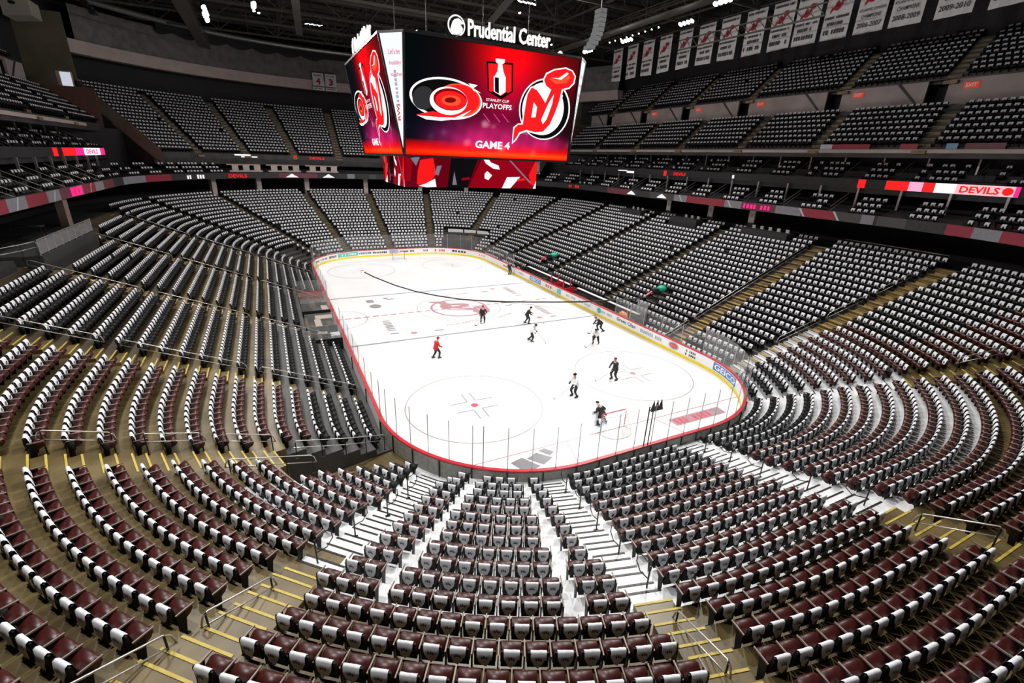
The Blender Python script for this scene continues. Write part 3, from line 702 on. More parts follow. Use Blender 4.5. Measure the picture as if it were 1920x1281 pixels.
# ------------------------------------------------------------------ tiers above the lower bowl
WS = mat('suite_ceiling', (.03, .028, .027), .8, var=.3)
b = B(); sweep([(19.3, 10.95), (19.3, 11.82), (19.5, 11.82), (19.5, 11.25), (22.6, 12.3), (26, 12.3), (26, 10.95)], 7.45, 13.3, 4, True, b); ring1 = structure(b.obj('balcony_ledge', SOOT))
b = B(); sweep([(26.4, 8.17), (26.4, 17.3)], 7.5, 13.2, 4, False, b); structure(b.obj('wall_concourse', DARK))
G_RED = mat('wrap_red', (.30, .03, .05), .5, var=.1); G_MAR = mat('wrap_maroon', (.16, .045, .06), .5, var=.1); G_GREY = mat('wrap_grey', (.24, .25, .28), .5, var=.1); G_DG = mat('wrap_dark', (.07, .068, .07), .5, var=.1); G_WH = mat('wrap_white', (.55, .57, .62), .5)
E_RED = emis('led_red', (1, .02, .02), 1.0); E_MAG = emis('led_magenta', (1, .03, .28), 1.0); E_WHITE = emis('led_white', (1, .93, .97), 1.1); E_PINK = emis('led_pink', (1, .45, .70), 1.0); E_RW = emis('led_rose', (1, .55, .60), 1.0)
def ts(y): return ty(y)+8
def tl(y): return 4+8+(YC-y)/(2*YC)
def ledge_panel(ta, tb, m, z0=10.98, z1=11.8, d=19.28, sl=.25, name='wrap_panel', parent=ring1):
    b = B(); n = max(1, int(abs(tb-ta)*20)); T = [ta+(tb-ta)*k/n for k in range(n+1)]
    for p, q in zip(T[:-1], T[1:]): b.quad(P3(p, d, z0), P3(q, d, z0), P3(q+(0 if q != T[-1] else 0), d, z1), P3(p, d, z1))
    return b.obj(name, m, parent)
Rp = lambda y0, y1, m: ledge_panel(ts(y0), ts(y1), m)
for y0, y1, m in ((-18.4, -14.9, G_RED), (-14.9, -12.0, G_GREY), (-12, -7.6, G_MAR), (-7.6, -5.2, G_GREY), (-5.2, .9, G_RED), (.9, 3.2, G_GREY), (3.2, 8, G_DG), (12.5, 18, G_MAR), (-21.9, -20.8, G_GREY), (-20.8, -18.4, G_DG)): Rp(y0, y1, m)
for a0, a1, m in ((8-.005, 8-.06, G_DG), (8-.13, 8-.175, G_RED), (8-.175, 8-.22, G_GREY), (8-.22, 8-.33, G_RED), (8-.33, 8-.42, G_GREY)): ledge_panel(a1, a0, m)
for y0, y1, m in ((-8, -4.6, G_RED), (-4.6, -1.6, G_GREY), (-1.6, 2.2, G_RED), (2.2, 4.9, G_GREY), (4.9, 9.5, G_MAR), (9.5, 10.8, G_GREY), (10.8, 14.6, G_RED), (14.6, 17.5, G_GREY), (17.5, 21.5, G_MAR)): ledge_panel(tl(y1), tl(y0), m)
for a, c, m in ((11.8, 11.93, G_GREY), (11.68, 11.8, G_RED), (11.1, 11.25, G_MAR), (10.75, 10.9, G_GREY), (10.3, 10.45, G_DG)): ledge_panel(a, c, m)
def slant(y, m, w=.22, sl=.6, right=True):   # painted white diagonal stroke
    b = B(); x = XH+19.27 if right else -XH-19.27; b.quad((x, y, 11.0), (x, y+w, 11.0), (x, y+w+sl, 11.8), (x, y+sl, 11.8)); b.obj('wrap_stroke', m, ring1)
for y in (-15.4, -18.9, 1.6, -6.3): slant(y, G_WH)
for y in (-3.5, 3.3, 12.7): slant(y, G_WH, right=False)
def led(name_, segs, label):
    o = empty('ribbon_screen'); tag(o, label, 'led screen'); return o
def led_text(s, ta, wd, h, z, d, m, parent, flip=-1):
    A, F = fit_text(s, wd, h, bold=.02) if isinstance(s, str) else glyphs(wd, h, s, s); V = []
    for a, c, _ in A:
        t = ta+flip*a/ (2*YC) if int(ta) % 2 == 0 and int(ta) % 4 == 0 else ta+flip*a/((RC+d)*math.pi/2)
        V.append(P3(t, d, z+c))
    return mesh('screen_lettering', V, F, m, parent=parent)
# lower ribbon messages
rb = empty('ribbon_screen'); tag(rb, 'magenta lettering lit on the lower ledge of the right stand', 'led screen')
led_text(8, ts(-9.7), 3.6, .5, 11.4, 19.22, E_MAG, rb); led_text(7, ts(27), 2.6, .45, 11.4, 19.22, E_RED, rb)
rb = empty('ribbon_screen'); tag(rb, 'magenta patch lit on the lower ledge of the left stand', 'led screen')
ledge_panel(tl(10.4), tl(7.4), E_MAG, 11.02, 11.75, 19.25, parent=rb, name='lit_panel'); led_text(3, tl(8.9), 1.6, .5, 11.4, 19.2, E_RED, rb)
rb = empty('ribbon_screen'); tag(rb, 'white and red figures lit on the far left corner ledge', 'led screen')
led_text(7, corner_t('NW', 38)+8, 3.2, .55, 11.35, 19.22, E_WHITE, rb); led_text('DEVILS', corner_t('NW', 53)+8, 3.2, .5, 11.35, 19.22, E_RED, rb)
for k, deg in enumerate((72, 85)):
    rb = empty('ribbon_screen'); tag(rb, f"{['left', 'right'][k]} of two small white arch logos lit on the far end ledge", 'led screen')
    t0 = corner_t('NW', deg)+8; b = B(); P = [(-1.1, 0), (1.1, 0), (.5, .3), (0, .62), (-.5, .3)]
    b.add([P3(t0-a/((RC+19.2)*math.pi/2), 19.2, 11.1+c) for a, c in P], poly2d(P)); b.obj('lit_logo', E_WHITE, rb)
for k, y in enumerate((12, 5.5)):
    rb = empty('ribbon_screen'); tag(rb, f"{['farther', 'nearer'][k]} of two small white arch logos lit on right stand lower ledge", 'led screen')
    b = B(); P = [(-1.0, 0), (1.0, 0), (.5, .3), (0, .55), (-.5, .3)]; b.add([(XH+19.2, y-a, 11.15+c) for a, c in P], poly2d(P)); b.obj('lit_logo', E_WHITE, rb)

# second ledge, straight on the sides and curved at the far end
X2_ = XH+22.5
b = B()
for sx, y0, y1 in ((1, -42, 38.5), (-1, -14, 38.5)):
    P = [(22.5, 14.0), (22.5, 14.86), (22.7, 14.86), (22.75, 14.35), (25.4, 15.6), (30, 15.6), (30, 14.0)]
    V = [(sx*(XH+d), y0, z) for d, z in P]+[(sx*(XH+d), y1, z) for d, z in P]; n = len(P); b.add(V, [(j, (j+1) % n, n+(j+1) % n, n+j) for j in range(n)]+[tuple(range(n)), tuple(range(2*n-1, n-1, -1))])
ring2 = structure(b.obj('balcony_ledge', SOOT))
b = B(); sweep([(22.45, 13.9), (22.45, 14.62), (22.62, 14.62), (22.62, 14.4), (33.6, 22.9), (36.0, 22.9), (36.0, 12.4), (22.6, 13.0)], 1.355, 3.645, 4, True, b); structure(b.obj('far_upper_deck', CONCD))
b = B()
for sx, y0, y1 in ((1, -42, 38.5), (-1, -14, 38.5)):
    b.box(*sorted((sx*(XH+22.55), sx*(XH+22.95))), y0, (y1 if sx > 0 else 31), 17.25, 17.58, 0)
structure(b.obj('trim_1', PINK))
def side_terrace(name, sx, y0, y1, d0, z0, n, pd, rise, m, thick=.35):
    b = B()
    for i in range(n):
        a = d0-.62+pd*i; b.box(*sorted((sx*(XH+a), sx*(XH+a+pd+.02))), y0, y1, z0+rise*i-(thick+rise if i or z0 < 20 else .12), z0+rise*i, 0)
    return structure(b.obj(name, m))
for sx, y0, y1 in ((1, -42, 38.5), (-1, -14, 38.5)):
    side_terrace('terrace', sx, y0, y1, 23.15+.2, 17.75, 7, .76, .55, CONCD)
    side_terrace('terrace', sx, y0, y1 if sx > 0 else 36, 29.25, 24.05, 9, .72, .52, CONCD)
    side_terrace('terrace', sx, y0, y1, 23.3, 14.45, 3, .8, .56, SOOT)
    b = B(); b.box(*sorted((sx*(XH+27.8), sx*(XH+31.5))), y0, y1, 21.2, 21.6); structure(b.obj('floor', SOOT))
    b = B(); b.box(*sorted((sx*(XH+35.6), sx*(XH+35.9))), y0-10, y1+20, 27.5, 36); structure(b.obj('wall_right' if sx > 0 else 'wall_left', SOOT))
b = B()
for i in range(18): sweep([(22.55+.62*i, 14.55+.475*(i-1)), (22.55+.62*i, 14.55+.475*i), (23.19+.62*i, 14.55+.475*i)], 1.36, 3.64, 3, False, b)
structure(b.obj('terrace', CONCD))
# pinkish portal walls between the two halves of the side upper decks
OLIVE = mat('olive_wall', (.13, .115, .075), .8, var=.15, vs=.4)
PW = mat('portal_wall', (.34, .29, .28), .7, var=.12, vs=.5); EXITR = emis('exit_red', (.75, .08, .04), .6)
for sx in (1, -1):
    x = sx*(XH+28.75); gaps = [a+1.0 for a in UB]; yy = -42 if sx > 0 else -14; b = B(); dk = B()
    ys = sorted(g for g in gaps if g > yy)+[38.5]
    for g in ys:
        if g-.8 > yy: b.box(*sorted((x, x+sx*.25)), yy, g-.8, 21.6, 24.0)
        yy = g+.9
    structure(b.obj('wall_portal', PW))
    b = B(); b.box(*sorted((x+sx*1.9, x+sx*2.1)), -42, 38.5, 21.6, 24); structure(b.obj('wall_vomitory', DARK))
    for k, g in enumerate([g for g in gaps if -30 < g < 30]):
        if sx < 0 and g < 0: continue
        o = empty('exit_sign', (x-sx*.08, g-2.6, 23.3)); tag(o, f'red exit sign, {ordfix(k+1)} from the near end on upper {"right" if sx > 0 else "left"} portal wall', 'sign')
        bb = B(); bb.box(-.05, .05, -.55, .55, -.25, .25); bb.obj('housing', EXITR, o)
        A, F = fit_text('EXIT', .8, .3, bold=.02); mesh('sign_lettering', [(-sx*.06, -sx*a, c) for a, c, _ in A], F, WHITE, parent=o)
    # sloped stair flank and parapet of each portal
    b = B()
    for g in gaps:
        if (sx > 0 or g > -12): b.hexa([(x-sx*.1, g+1.0, 21.6), (x-sx*.0, g+1.0, 21.6), (x, g+1.2, 21.6), (x-sx*.1, g+1.2, 21.6), (x-sx*.1, g+3.4, 24), (x, g+3.4, 24), (x, g+3.7, 24), (x-sx*.1, g+3.7, 24)])
    structure(b.obj('trim_2', SOOT))
# aisles of the upper decks as ochre stair strips
b = B()
for sx in (1, -1):
    for a in UA:
        if sx < 0 and a < -12: continue
        for i in range(7):
            d = XH+23.35-.62+.76*i; yy = a+.1*i; b.box(*sorted((sx*d, sx*(d+.38))), yy-.55, yy+.55, 17.75+.55*i-.25, 17.75+.55*i-.22)
            b.box(*sorted((sx*(d-.33), sx*(d+.03))), yy-.55, yy+.55, 17.75+.55*(i-1)-.02, 17.75+.55*i-.27)
    for a in UB:
        if sx < 0 and a < -12: continue
        for i in range(9):
            d = XH+29.25-.62+.72*i; yy = a+.1*i; b.box(*sorted((sx*(d-.3), sx*(d+.03))), yy-.55, yy+.55, 24.05+.52*(i-1)-.02, 24.05+.52*i-.24); b.box(*sorted((sx*d, sx*(d+.3))), yy-.55, yy+.55, 24.05+.52*i-.02, 24.05+.52*i+.03)
for x0, x1, y0, y1 in FAR_A:
    for i in range(18):
        f = i/17; x, y = x0+(x1-x0)*f, y0+(y1-y0)*f; n = rnorm((x, y)); d = 22.55+.62*i; p, n = PN(t_of((x, y)), d); tg = (-n[1]*.55, n[0]*.55); z = 14.55+.475*i
        q = lambda a, bb, zz: (p[0]+tg[0]*a+n[0]*bb, p[1]+tg[1]*a+n[1]*bb, zz)
        b.hexa([q(-1, -.3, z-.48), q(1, -.3, z-.48), q(1, .02, z-.48), q(-1, .02, z-.48), q(-1, -.3, z-.22), q(1, -.3, z-.22), q(1, .02, z-.22), q(-1, .02, z-.22)]); b.hexa([q(-1, 0, z), q(1, 0, z), q(1, .3, z), q(-1, .3, z), q(-1, 0, z+.02), q(1, 0, z+.02), q(1, .3, z+.02), q(-1, .3, z+.02)])
structure(b.obj('aisle_stairs', mat('upper_step', (.22, .16, .08), .6, var=.25, vs=2)))
# tan wedge parapets where the far bowl meets the side stands
for sx in (-1, 1):
    b = B(); lo_, hi_ = (sx*29.9, 37.9), (sx*38.25, 43.85); w = .55
    V = []
    for (x, y), z0, z1 in ((lo_, 13.3, 14.9), ((sx*30.7, 38.45), 13.6, 15.8), (hi_, 20.6, 23.2)): V += [(x, y, z0), (x+sx*-.0+.35*1, y-.75, z0), (x+.35, y-.75, z1), (x, y, z1)]
    for k in range(2):
        for j in range(4): b.add([V[4*k+j], V[4*k+(j+1) % 4], V[4*k+4+(j+1) % 4], V[4*k+4+j]], [(0, 1, 2, 3)])
    b.quad(*V[:4]); structure(b.obj('wall_wedge', TAN))
    b = B(); x = sx*(XH+22.6); b.box(*sorted((x, sx*47)), 38.5, 38.9, 12, 22); structure(b.obj('wall_side', BRN))
    b = B(); b.box(*sorted((sx*38.3, sx*50)), 43.9, 44.3, 22, 31); structure(b.obj('wall_side', OLIVE))
# suite columns
k = 0
for sx in (1, -1):
    for y in [-29.5+3.75*j for j in range(18)]:
        if sx < 0 and (y < -5 or y > 34): continue
        x = sx*(XH+25.3); b = B(); b.box(x-.07, x+.07, y-.07, y+.07, 15.6, 17.3); structure(b.obj('column', ALUM))
        if y < 34: x = sx*(XH+22.3); b = B(); b.box(x-.09, x+.09, y-.09, y+.09, 12.25, 14.05); structure(b.obj('column', ALUM))
# suite partitions rails
b = B()
for sx in (1, -1):
    for y in (-26.6, -21, -16.3, -11, -6, -1, 4.2, 9.4, 14.6, 20, 25.4, 31):
        if sx < 0 and y < -5: continue
        b.tube([(sx*(XH+22.75), y, 15.3), (sx*(XH+24.9), y, 16.6)], .03, 6); b.tube([(sx*(XH+22.75), y, 14.9), (sx*(XH+24.9), y, 16.2)], .025, 6)
    for y in (-17.6, -12.6, -7.6, -2.6, 2.4, 7.4, 12.4, 17.4):
        if sx < 0 and y < -8: continue
        b.tube([(sx*(XH+19.5), y, 12.2), (sx*(XH+22), y, 13.5)], .03, 6); b.tube([(sx*(XH+19.5), y, 11.8), (sx*(XH+22), y, 13.1)], .025, 6)
structure(b.obj('suite_rails', RAIL))
# broad columns under the lower ledge, each with a pale poster
POST = mat('poster_white', (.62, .58, .56), .6)
for k, (t, w, m) in enumerate(((corner_t('SE', 26), .8, TAN), (ts(-7.2), .5, SOOT), (ts(-.9), .5, SOOT), (ts(6.8), .5, SOOT), (12+.24, .55, TAN), (12+.6, .5, TAN), (12+.83, .5, TAN), (corner_t('NW', 47)+8, .4, PINK), (corner_t('NW', 62)+8, .4, PINK), (corner_t('NW', 78)+8, .4, PINK), (10.5, .4, PINK), (corner_t('NE', 78)+8, .4, PINK), (corner_t('NE', 60)+8, .4, PINK))):
    p, n = PN(t, 22.4 if k in (1, 2, 3) else 21.3); b = B(); tg = (-n[1]*w, n[0]*w); q = lambda a, c, z: (p[0]+tg[0]*a+n[0]*c, p[1]+tg[1]*a+n[1]*c, z)
    b.hexa([q(-1, -.3, 8.17), q(1, -.3, 8.17), q(1, .3, 8.17), q(-1, .3, 8.17), q(-1, -.3, 10.97), q(1, -.3, 10.97), q(1, .3, 10.97), q(-1, .3, 10.97)]); structure(b.obj('column', m))
    if k in (1, 2, 3, 5, 6):
        b = B(); b.hexa([q(-.8, -.36, 9.3), q(.8, -.34, 9.3), q(.8, -.31, 9.3), q(-.8, -.31, 9.3), q(-.8, -.34, 10.8), q(.8, -.34, 10.8), q(.8, -.31, 10.8), q(-.8, -.31, 10.8)]); b.hexa([q(-.3, -.36, 9.9), q(.3, -.36, 9.9), q(.3, -.34, 9.9), q(-.3, -.34, 9.9), q(-.3, -.36, 10.4), q(.3, -.36, 10.4), q(.3, -.34, 10.4), q(-.3, -.34, 10.4)], 1)
        tag(b.obj('poster', [POST, A_GREY]), ('pale poster on a pillar under the ledge, ' + {1: 'nearest of three at right stand', 2: 'middle of three at right stand', 3: 'farthest of three at right stand', 5: 'nearer the picture middle at left', 6: 'at the left picture edge'}[k]), 'poster')
# broadcast counters at the far end
for k, (a, c) in enumerate(((52, 63), (65, 76), (78, 89))):
    for mir in (0, 1):
        ta, tb = (corner_t('NW', c)+8, corner_t('NW', a)+8) if not mir else (corner_t('NE', a)+8, corner_t('NE', c)+8)
        o = empty('broadcast_counter'); tag(o, f"pinkish counter {['nearest the corner', 'second along', 'next to the middle'][k]} on the far end level, {'right' if mir else 'left'} half", 'counter', 'long counters on the far end level')
        b = B(); sweep([(20.2, 11.9), (20.2, 12.15), (20.7, 12.15), (20.7, 11.9)], ta, tb, 4, True, b); b.obj('ledge', PINK, o)
        b = B()
        for j in range(3):
            u0 = ta+(tb-ta)*(j/3+.03); u1 = ta+(tb-ta)*(j/3+.22); sweep([(20.5, 12.15), (20.5, 12.95), (20.6, 12.95), (20.6, 12.15)], u0, u1, 4, True, b)
        b.obj('panel', PINK, o)
        b = B(); sweep([(20.8, 12.9), (20.8, 13.1), (21, 13.1), (21, 12.9)], ta, tb, 4, True, b); b.obj('rail', TAN, o)
# upper ribbon messages
rb = empty('ribbon_screen'); tag(rb, 'bright red and white ribbon screen lit on the right stand upper ledge', 'led screen')
def xpanel(y0, y1, m, par, z0=14.03, z1=14.83, sx=1, off=.03, name='lit_panel'):
    b = B(); x = sx*(XH+22.5-off); b.quad((x, y0, z0), (x, y1, z0), (x, y1, z1), (x, y0, z1)); return b.obj(name, m, par)
xpanel(-22.3, -20.4, E_RED, rb); xpanel(-23.4, -22.3, E_PINK, rb); xpanel(-24.3, -23.4, E_RED, rb); xpanel(-25.8, -24.3, E_WHITE, rb); xpanel(-29.6, -25.8, E_RW, rb); xpanel(-29.9, -29.6, E_MAG, rb); xpanel(-18.6, -17.9, E_RED, rb)
A, F = fit_text('DEVILS', 2.6, .55, bold=.03); mesh('screen_lettering', [(XH+22.44, -27.4-a, 14.43+c) for a, c, _ in A], F, E_RED, parent=rb)
b = B(); P = ell(-29.2, 14.43, .34, .30); b.add([(XH+22.43, y, z) for y, z in P], [tuple(range(len(P)))]); b.obj('screen_emblem', E_RED, rb)
rb = empty('ribbon_screen'); tag(rb, 'magenta and white ribbon screen lit on the left stand upper ledge', 'led screen')
xpanel(17.3, 18.6, E_RED, rb, sx=-1); xpanel(20.0, 24, E_RED, rb, sx=-1); xpanel(24, 27, E_MAG, rb, sx=-1); xpanel(27, 33.5, E_WHITE, rb, sx=-1); xpanel(33.5, 35.5, E_MAG, rb, sx=-1)
A, F = fit_text('DEVILS', 4.5, .5, bold=.03); mesh('screen_lettering', [(-XH-22.44, 30+a, 14.43+c) for a, c, _ in A], F, E_MAG, parent=rb)
rb = empty('ribbon_screen'); tag(rb, 'white streak and red letters lit along the far upper ledge, left of scoreboard', 'led screen')
def fpanel(ta, tb, z0, z1, m, par, d=22.42):
    b = B(); T = samples(ta, tb, 3)
    for p, q in zip(T[:-1], T[1:]): b.quad(P3(p, d, z0), P3(q, d, z0), P3(q, d, z1), P3(p, d, z1))
    return b.obj('lit_panel', m, par)
fpanel(corner_t('NW', 62), corner_t('NW', 57), 14.35, 14.58, E_WHITE, rb); fpanel(corner_t('NW', 64), corner_t('NW', 59), 14.1, 14.3, E_WHITE, rb)
led_text('DEVILS', corner_t('NW', 83), 2.6, .42, 14.28, 22.4, E_RED, rb); fpanel(corner_t('NW', 76.5), corner_t('NW', 75.5), 14.0, 14.6, E_RED, rb)
rb = empty('ribbon_screen'); tag(rb, 'white streak and red letters lit on right upper ledge just beside the scoreboard', 'led screen')
xpanel(17.5, 19.8, E_WHITE, rb, 14.35, 14.5); xpanel(15.8, 17.6, E_WHITE, rb, 14.1, 14.4); xpanel(8.6, 9.2, E_RED, rb, 14.0, 14.7); xpanel(-3.2, -2.9, E_WHITE, rb, 14.2, 14.6)
A, F = fit_text('DEVILS', 2.3, .4, bold=.03); mesh('screen_lettering', [(XH+22.44, 6-a, 14.35+c) for a, c, _ in A], F, E_RED, parent=rb)
rb = empty('ribbon_banner'); tag(rb, 'printed red, white and blue strip on front of right upper deck', 'banner')
for y0, y1, m in ((-18, -14.4, G_RED), (-14.4, -13.2, G_WH), (-22.0, -20.6, G_RED), (-24.9, -24.1, mat('wrap_blue', (.2, .4, .6), .5)), (-28, -25.4, G_MAR)):
    b = B(); b.box(XH+22.50, XH+22.56, y0, y1, 17.6, 18.05); b.obj('banner_panel', m, rb)

# far curtain wall and beam
b = B(); sweep([(33, 26.75), (32.6, 28.35), (34.5, 28.35), (34.5, 26.75)], 1.18, 3.64, 3, True, b); structure(b.obj('trim_3', PINK))
b = B(); T = samples(1.18, 3.60, .6); V = []
for k, t in enumerate(T): w = .12*math.sin(k*2.1); V += [P3(t, 32.9+w, 28.3), P3(t, 32.9+w, 32.6)]
b.add(V, [(2*k, 2*k+2, 2*k+3, 2*k+1) for k in range(len(T)-1)]); o = b.obj('curtain', CURT, None, True); tag(o, 'long pleated grey curtain hung above the far stands', 'curtain')
b = B(); T = samples(2.2, 3.42, .35); V = []; L0 = 0
for k, t in enumerate(T): V += [P3(t, 32.2, 32.4-.55*abs(math.sin(k*.19))-.25), P3(t, 32.2, 33.2)]
b.add(V, [(2*k, 2*k+2, 2*k+3, 2*k+1) for k in range(len(T)-1)]); tag(b.obj('bunting', DARK), 'black scalloped drape hanging below the roof pipe above the grey curtain', 'drape')
b = B(); b.tube([P3(t, 31.4, 33.3) for t in samples(2.0, 3.9, 3)], .38, 10); tag(b.obj('roof_pipe', mat('duct_metal', (.28, .29, .28), .35, metal=.5, var=.2)), 'thick grey pipe running along the roof edge above the far curtain', 'duct')
b = B(); sweep([(36.2, 22.9), (36.2, 36)], 1.0, 3.75, 4, False, b); structure(b.obj('wall_far', DARK))
b = B(); b.hexa([(-42.6, 39.5, 29.2), (-40.0, 39.5, 29.5), (-40.0, 43, 29.5), (-42.6, 43, 29.2), (-42.6, 39.5, 31.2), (-40, 39.5, 31.2), (-40, 43, 31.2), (-42.6, 43, 31.2)]); b.ball((-41.5, 39.45, 30.6), .35, .05, .2, i=1); tag(b.obj('acoustic_panel', [mat('cream_panel', (.5, .46, .4), .7), DARK]), 'cream roof panel with a dark hole at the top left corner', 'panel')
o = empty('number_box', (-38.6, 40.2, 22.1)); tag(o, 'small lit white sign box on the wall above the left end of the stand', 'sign')
B().box(-.75, .75, -.3, .3, -.1, 1.7).obj('box', TAN, o); B().box(-.35, .72, -.34, -.30, 0, 1.6).obj('sign_face', emis('sign_white', (.8, .85, .95), .7), o)

# ------------------------------------------------------------------ roof
b = B(); b.box(-56, 56, -60, 78, 37.5, 38); structure(b.obj('ceiling', CEIL))
def truss(p0, p1, h, name_i, n=16, w=.26, label=''):
    b = B(); p0, p1 = Vector(p0), Vector(p1); up = Vector((0, 0, h)); b.bar(p0, p1, w, w); b.bar(p0+up, p1+up, w, w)
    for k in range(n):
        a, c = p0.lerp(p1, k/n), p0.lerp(p1, (k+1)/n)
        b.bar(a, c+up, w*.5) if k % 2 else b.bar(a+up, c, w*.5)
        b.bar(a, a+up, w*.4)
    o = structure(b.obj('roof_truss', STEEL)); return o
for k, y in enumerate(range(-36, 72, 9)): truss((-50, y, 33.2), (50, y, 33.2), 3.2, k, 24)
for k, x in enumerate((-36, -24, -12, 0, 12, 24, 36)): truss((x, -50, 34.2), (x, 72, 34.2), 2.2, k, 30, .2)
b = B()
for k in range(40): y = -40+k*2.8; b.bar((-52, y, 37.0), (52, y, 37.0), .12, .3)
structure(b.obj('roof_purlins', STEEL))
for x in (-23.5, 25.2):
    b = B(); b.box(x-.8, x+.8, -44, 60, 31.0, 31.12)
    for s_ in (-.8, .8):
        b.bar((x+s_, -44, 32.1), (x+s_, 60, 32.1), .06); b.bar((x+s_, -44, 31.6), (x+s_, 60, 31.6), .04)
        for k in range(36): b.bar((x+s_, -44+3*k, 31.1), (x+s_, -44+3*k, 32.1), .05)
    for k in range(12): b.bar((x, -40+9*k, 32.1), (x, -40+9*k, 34), .08)
    structure(b.obj('catwalk', STEEL))
b = B()
for (x0, y0, x1, y1) in ((-23, 18, 25, 18), (-23, -6, 25, -6), (6, -6, 14, 34), (-14, -6, -10, 40)): b.bar((x0, y0, 31.4), (x1, y1, 31.4), .9, .12); b.bar((x0, y0, 32.3), (x1, y1, 32.3), .05); 
structure(b.obj('catwalk', STEEL))
# floodlight fittings
LAMP = emis('lamp_glow', (1, .97, .92), 40)
def fixture(x, y, z, aim, n, label, group='floodlight clusters under the roof', sp=.55):
    o = empty('floodlight_cluster', (x, y, z)); tag(o, label, 'floodlight', group)
    a = (Vector(aim)-Vector((x, y, z))).normalized(); ax = Vector((0, 1, 0)) if abs(x) > 15 else Vector((1, 0, 0))
    bb = B(); bb.bar(ax*(-n*sp/2), ax*(n*sp/2), .1); bb.bar((0, 0, 0), (0, 0, 7.1 if abs(abs(x)-24) > 3 else 1.2), .08); bb.obj('bracket', BLKM, o)
    for k in range(n if n < 8 else 16):  # widest cluster gets an added second row of heads to imitate glare
        c = ax*((k % 8-3.5)*sp) if n == 8 else ax*((k-(n-1)/2)*sp); h = B(); s1 = c-Vector((0, 0, .25+.55*(k//8))); h.tube([s1-a*.32, s1-a*.1, s1+a*.12], .28, 10, rr=[.1, .24, .28]); ho = h.obj('lamp_head', BLKM, o)
        l = B(); l.tube([s1+a*.121, s1+a*.14], .25, 10); l.obj('lens', LAMP, ho)
for k, (fx, fy, fz, w, ax, ay, az) in enumerate(FLOODS):
    u, v, zz = project((fx, fy, fz)); seen = zz > 0 and -50 < u < 1970 and v > -40
    if not seen: 
        fixture(fx, fy, fz+.3, (ax, ay, az), 2, 'twin floodlight hung from the roof steelwork above the near stands', 'twin floodlights above the near stands', sp=.6); continue
    fixture(fx, fy, fz+.3, (ax, ay, az), 8 if fx == -21 else 4, f'bright floodlight cluster hung {"left" if u < 700 else "right"} of the scoreboard, {ordfix(1+sum(1 for g in FLOODS if project(g[:3])[2] > 0 and project(g[:3])[1] > -40 and -50 < project(g[:3])[0] < u))} from the left')
for k in range(9):
    y = 3.2+1.15*k; o = B().tube([(26.0, y, 30.6), (25.8, y, 30.3)], .1, 8).bar((26.0, y, 30.55), (26.0, y, 31.05), .05).tube([(25.8, y, 30.3), (25.78, y, 30.28)], .085, 8, i=1).obj('spot_lamp', [BLKM, LAMP]); tag(o, 'small bright spot lamp in the row above the hanging banners', 'lamp', 'row of spot lamps above the banners')
for k, (x, y) in enumerate(((-15.9, 26), (-15.4, 26.6), (23.6, -7), (24.2, -6.4), (10.4, 8.6), (9.5, 3.4), (21, 19.5))):
    o = empty('spot_lamp', (x, y, 30.6)); B().tube([(0, 0, .3), (0, -.1, 0)], .16, 8).obj('lamp_head', BLKM, o); B().tube([(0, -.1, 0), (0, -.11, -.02)], .14, 8).obj('lens', LAMP, o); B().bar((0, 0, .3), (0, 0, 6.9), .05).obj('hanger', BLKM, o); tag(o, 'single white spot lamp hanging from roof steelwork', 'lamp', 'single spot lamps')

# ------------------------------------------------------------------ hanging scoreboard
sb = empty('scoreboard', (0, 0, 0)); tag(sb, 'big four-sided hanging scoreboard with red screens and white lettering on top', 'scoreboard')
Z0, Z1 = 15.35, 23.4
bot = [(-7.43, -8.1), (7.43, -8.1), (7.43, 8.1), (-7.43, 8.1)]
topv = [(-7.36, -9.14), (7.36, -9.14), (8.82, -7.65), (8.82, 7.65), (7.36, 9.14), (-7.36, 9.14), (-8.82, 7.65), (-8.82, -7.65)]
b = B(); k_ = .985; V = [(x*k_, y*k_, Z0) for x, y in bot]+[(x*k_, y*k_, Z1) for x, y in topv]
b.add(V, [(0, 1, 5, 4), (1, 2, 7, 6), (2, 3, 9, 8), (3, 0, 11, 10), (0, 4, 11), (1, 6, 5), (2, 8, 7), (3, 10, 9), (3, 2, 1, 0), (4, 5, 6, 7, 8, 9, 10, 11)]); b.obj('housing', BLKM, sb)
def hat(z): return z
b = B()   # rim and corner posts
for a, c in ((0, 0), (0, 7), (1, 1), (1, 2), (2, 3), (2, 4), (3, 5), (3, 6)): b.bar((bot[a][0], bot[a][1], Z0), (topv[c][0], topv[c][1], Z1), .14)
for k in range(8): b.bar((*topv[k], Z1), (*topv[(k+1) % 8], Z1), .16)
for k in range(4): b.bar((*bot[k], Z0), (*bot[(k+1) % 4], Z0), .14)
b.obj('frame', BLKM, sb)
def hom(src, dst):
    A = []; r = []
    for (x, y), (u, v) in zip(src, dst): A += [[x, y, 1, 0, 0, 0, -u*x, -u*y], [0, 0, 0, x, y, 1, -v*x, -v*y]]; r += [u, v]
    h = np.linalg.solve(np.array(A, float), np.array(r, float)); return np.append(h, 1).reshape(3, 3)
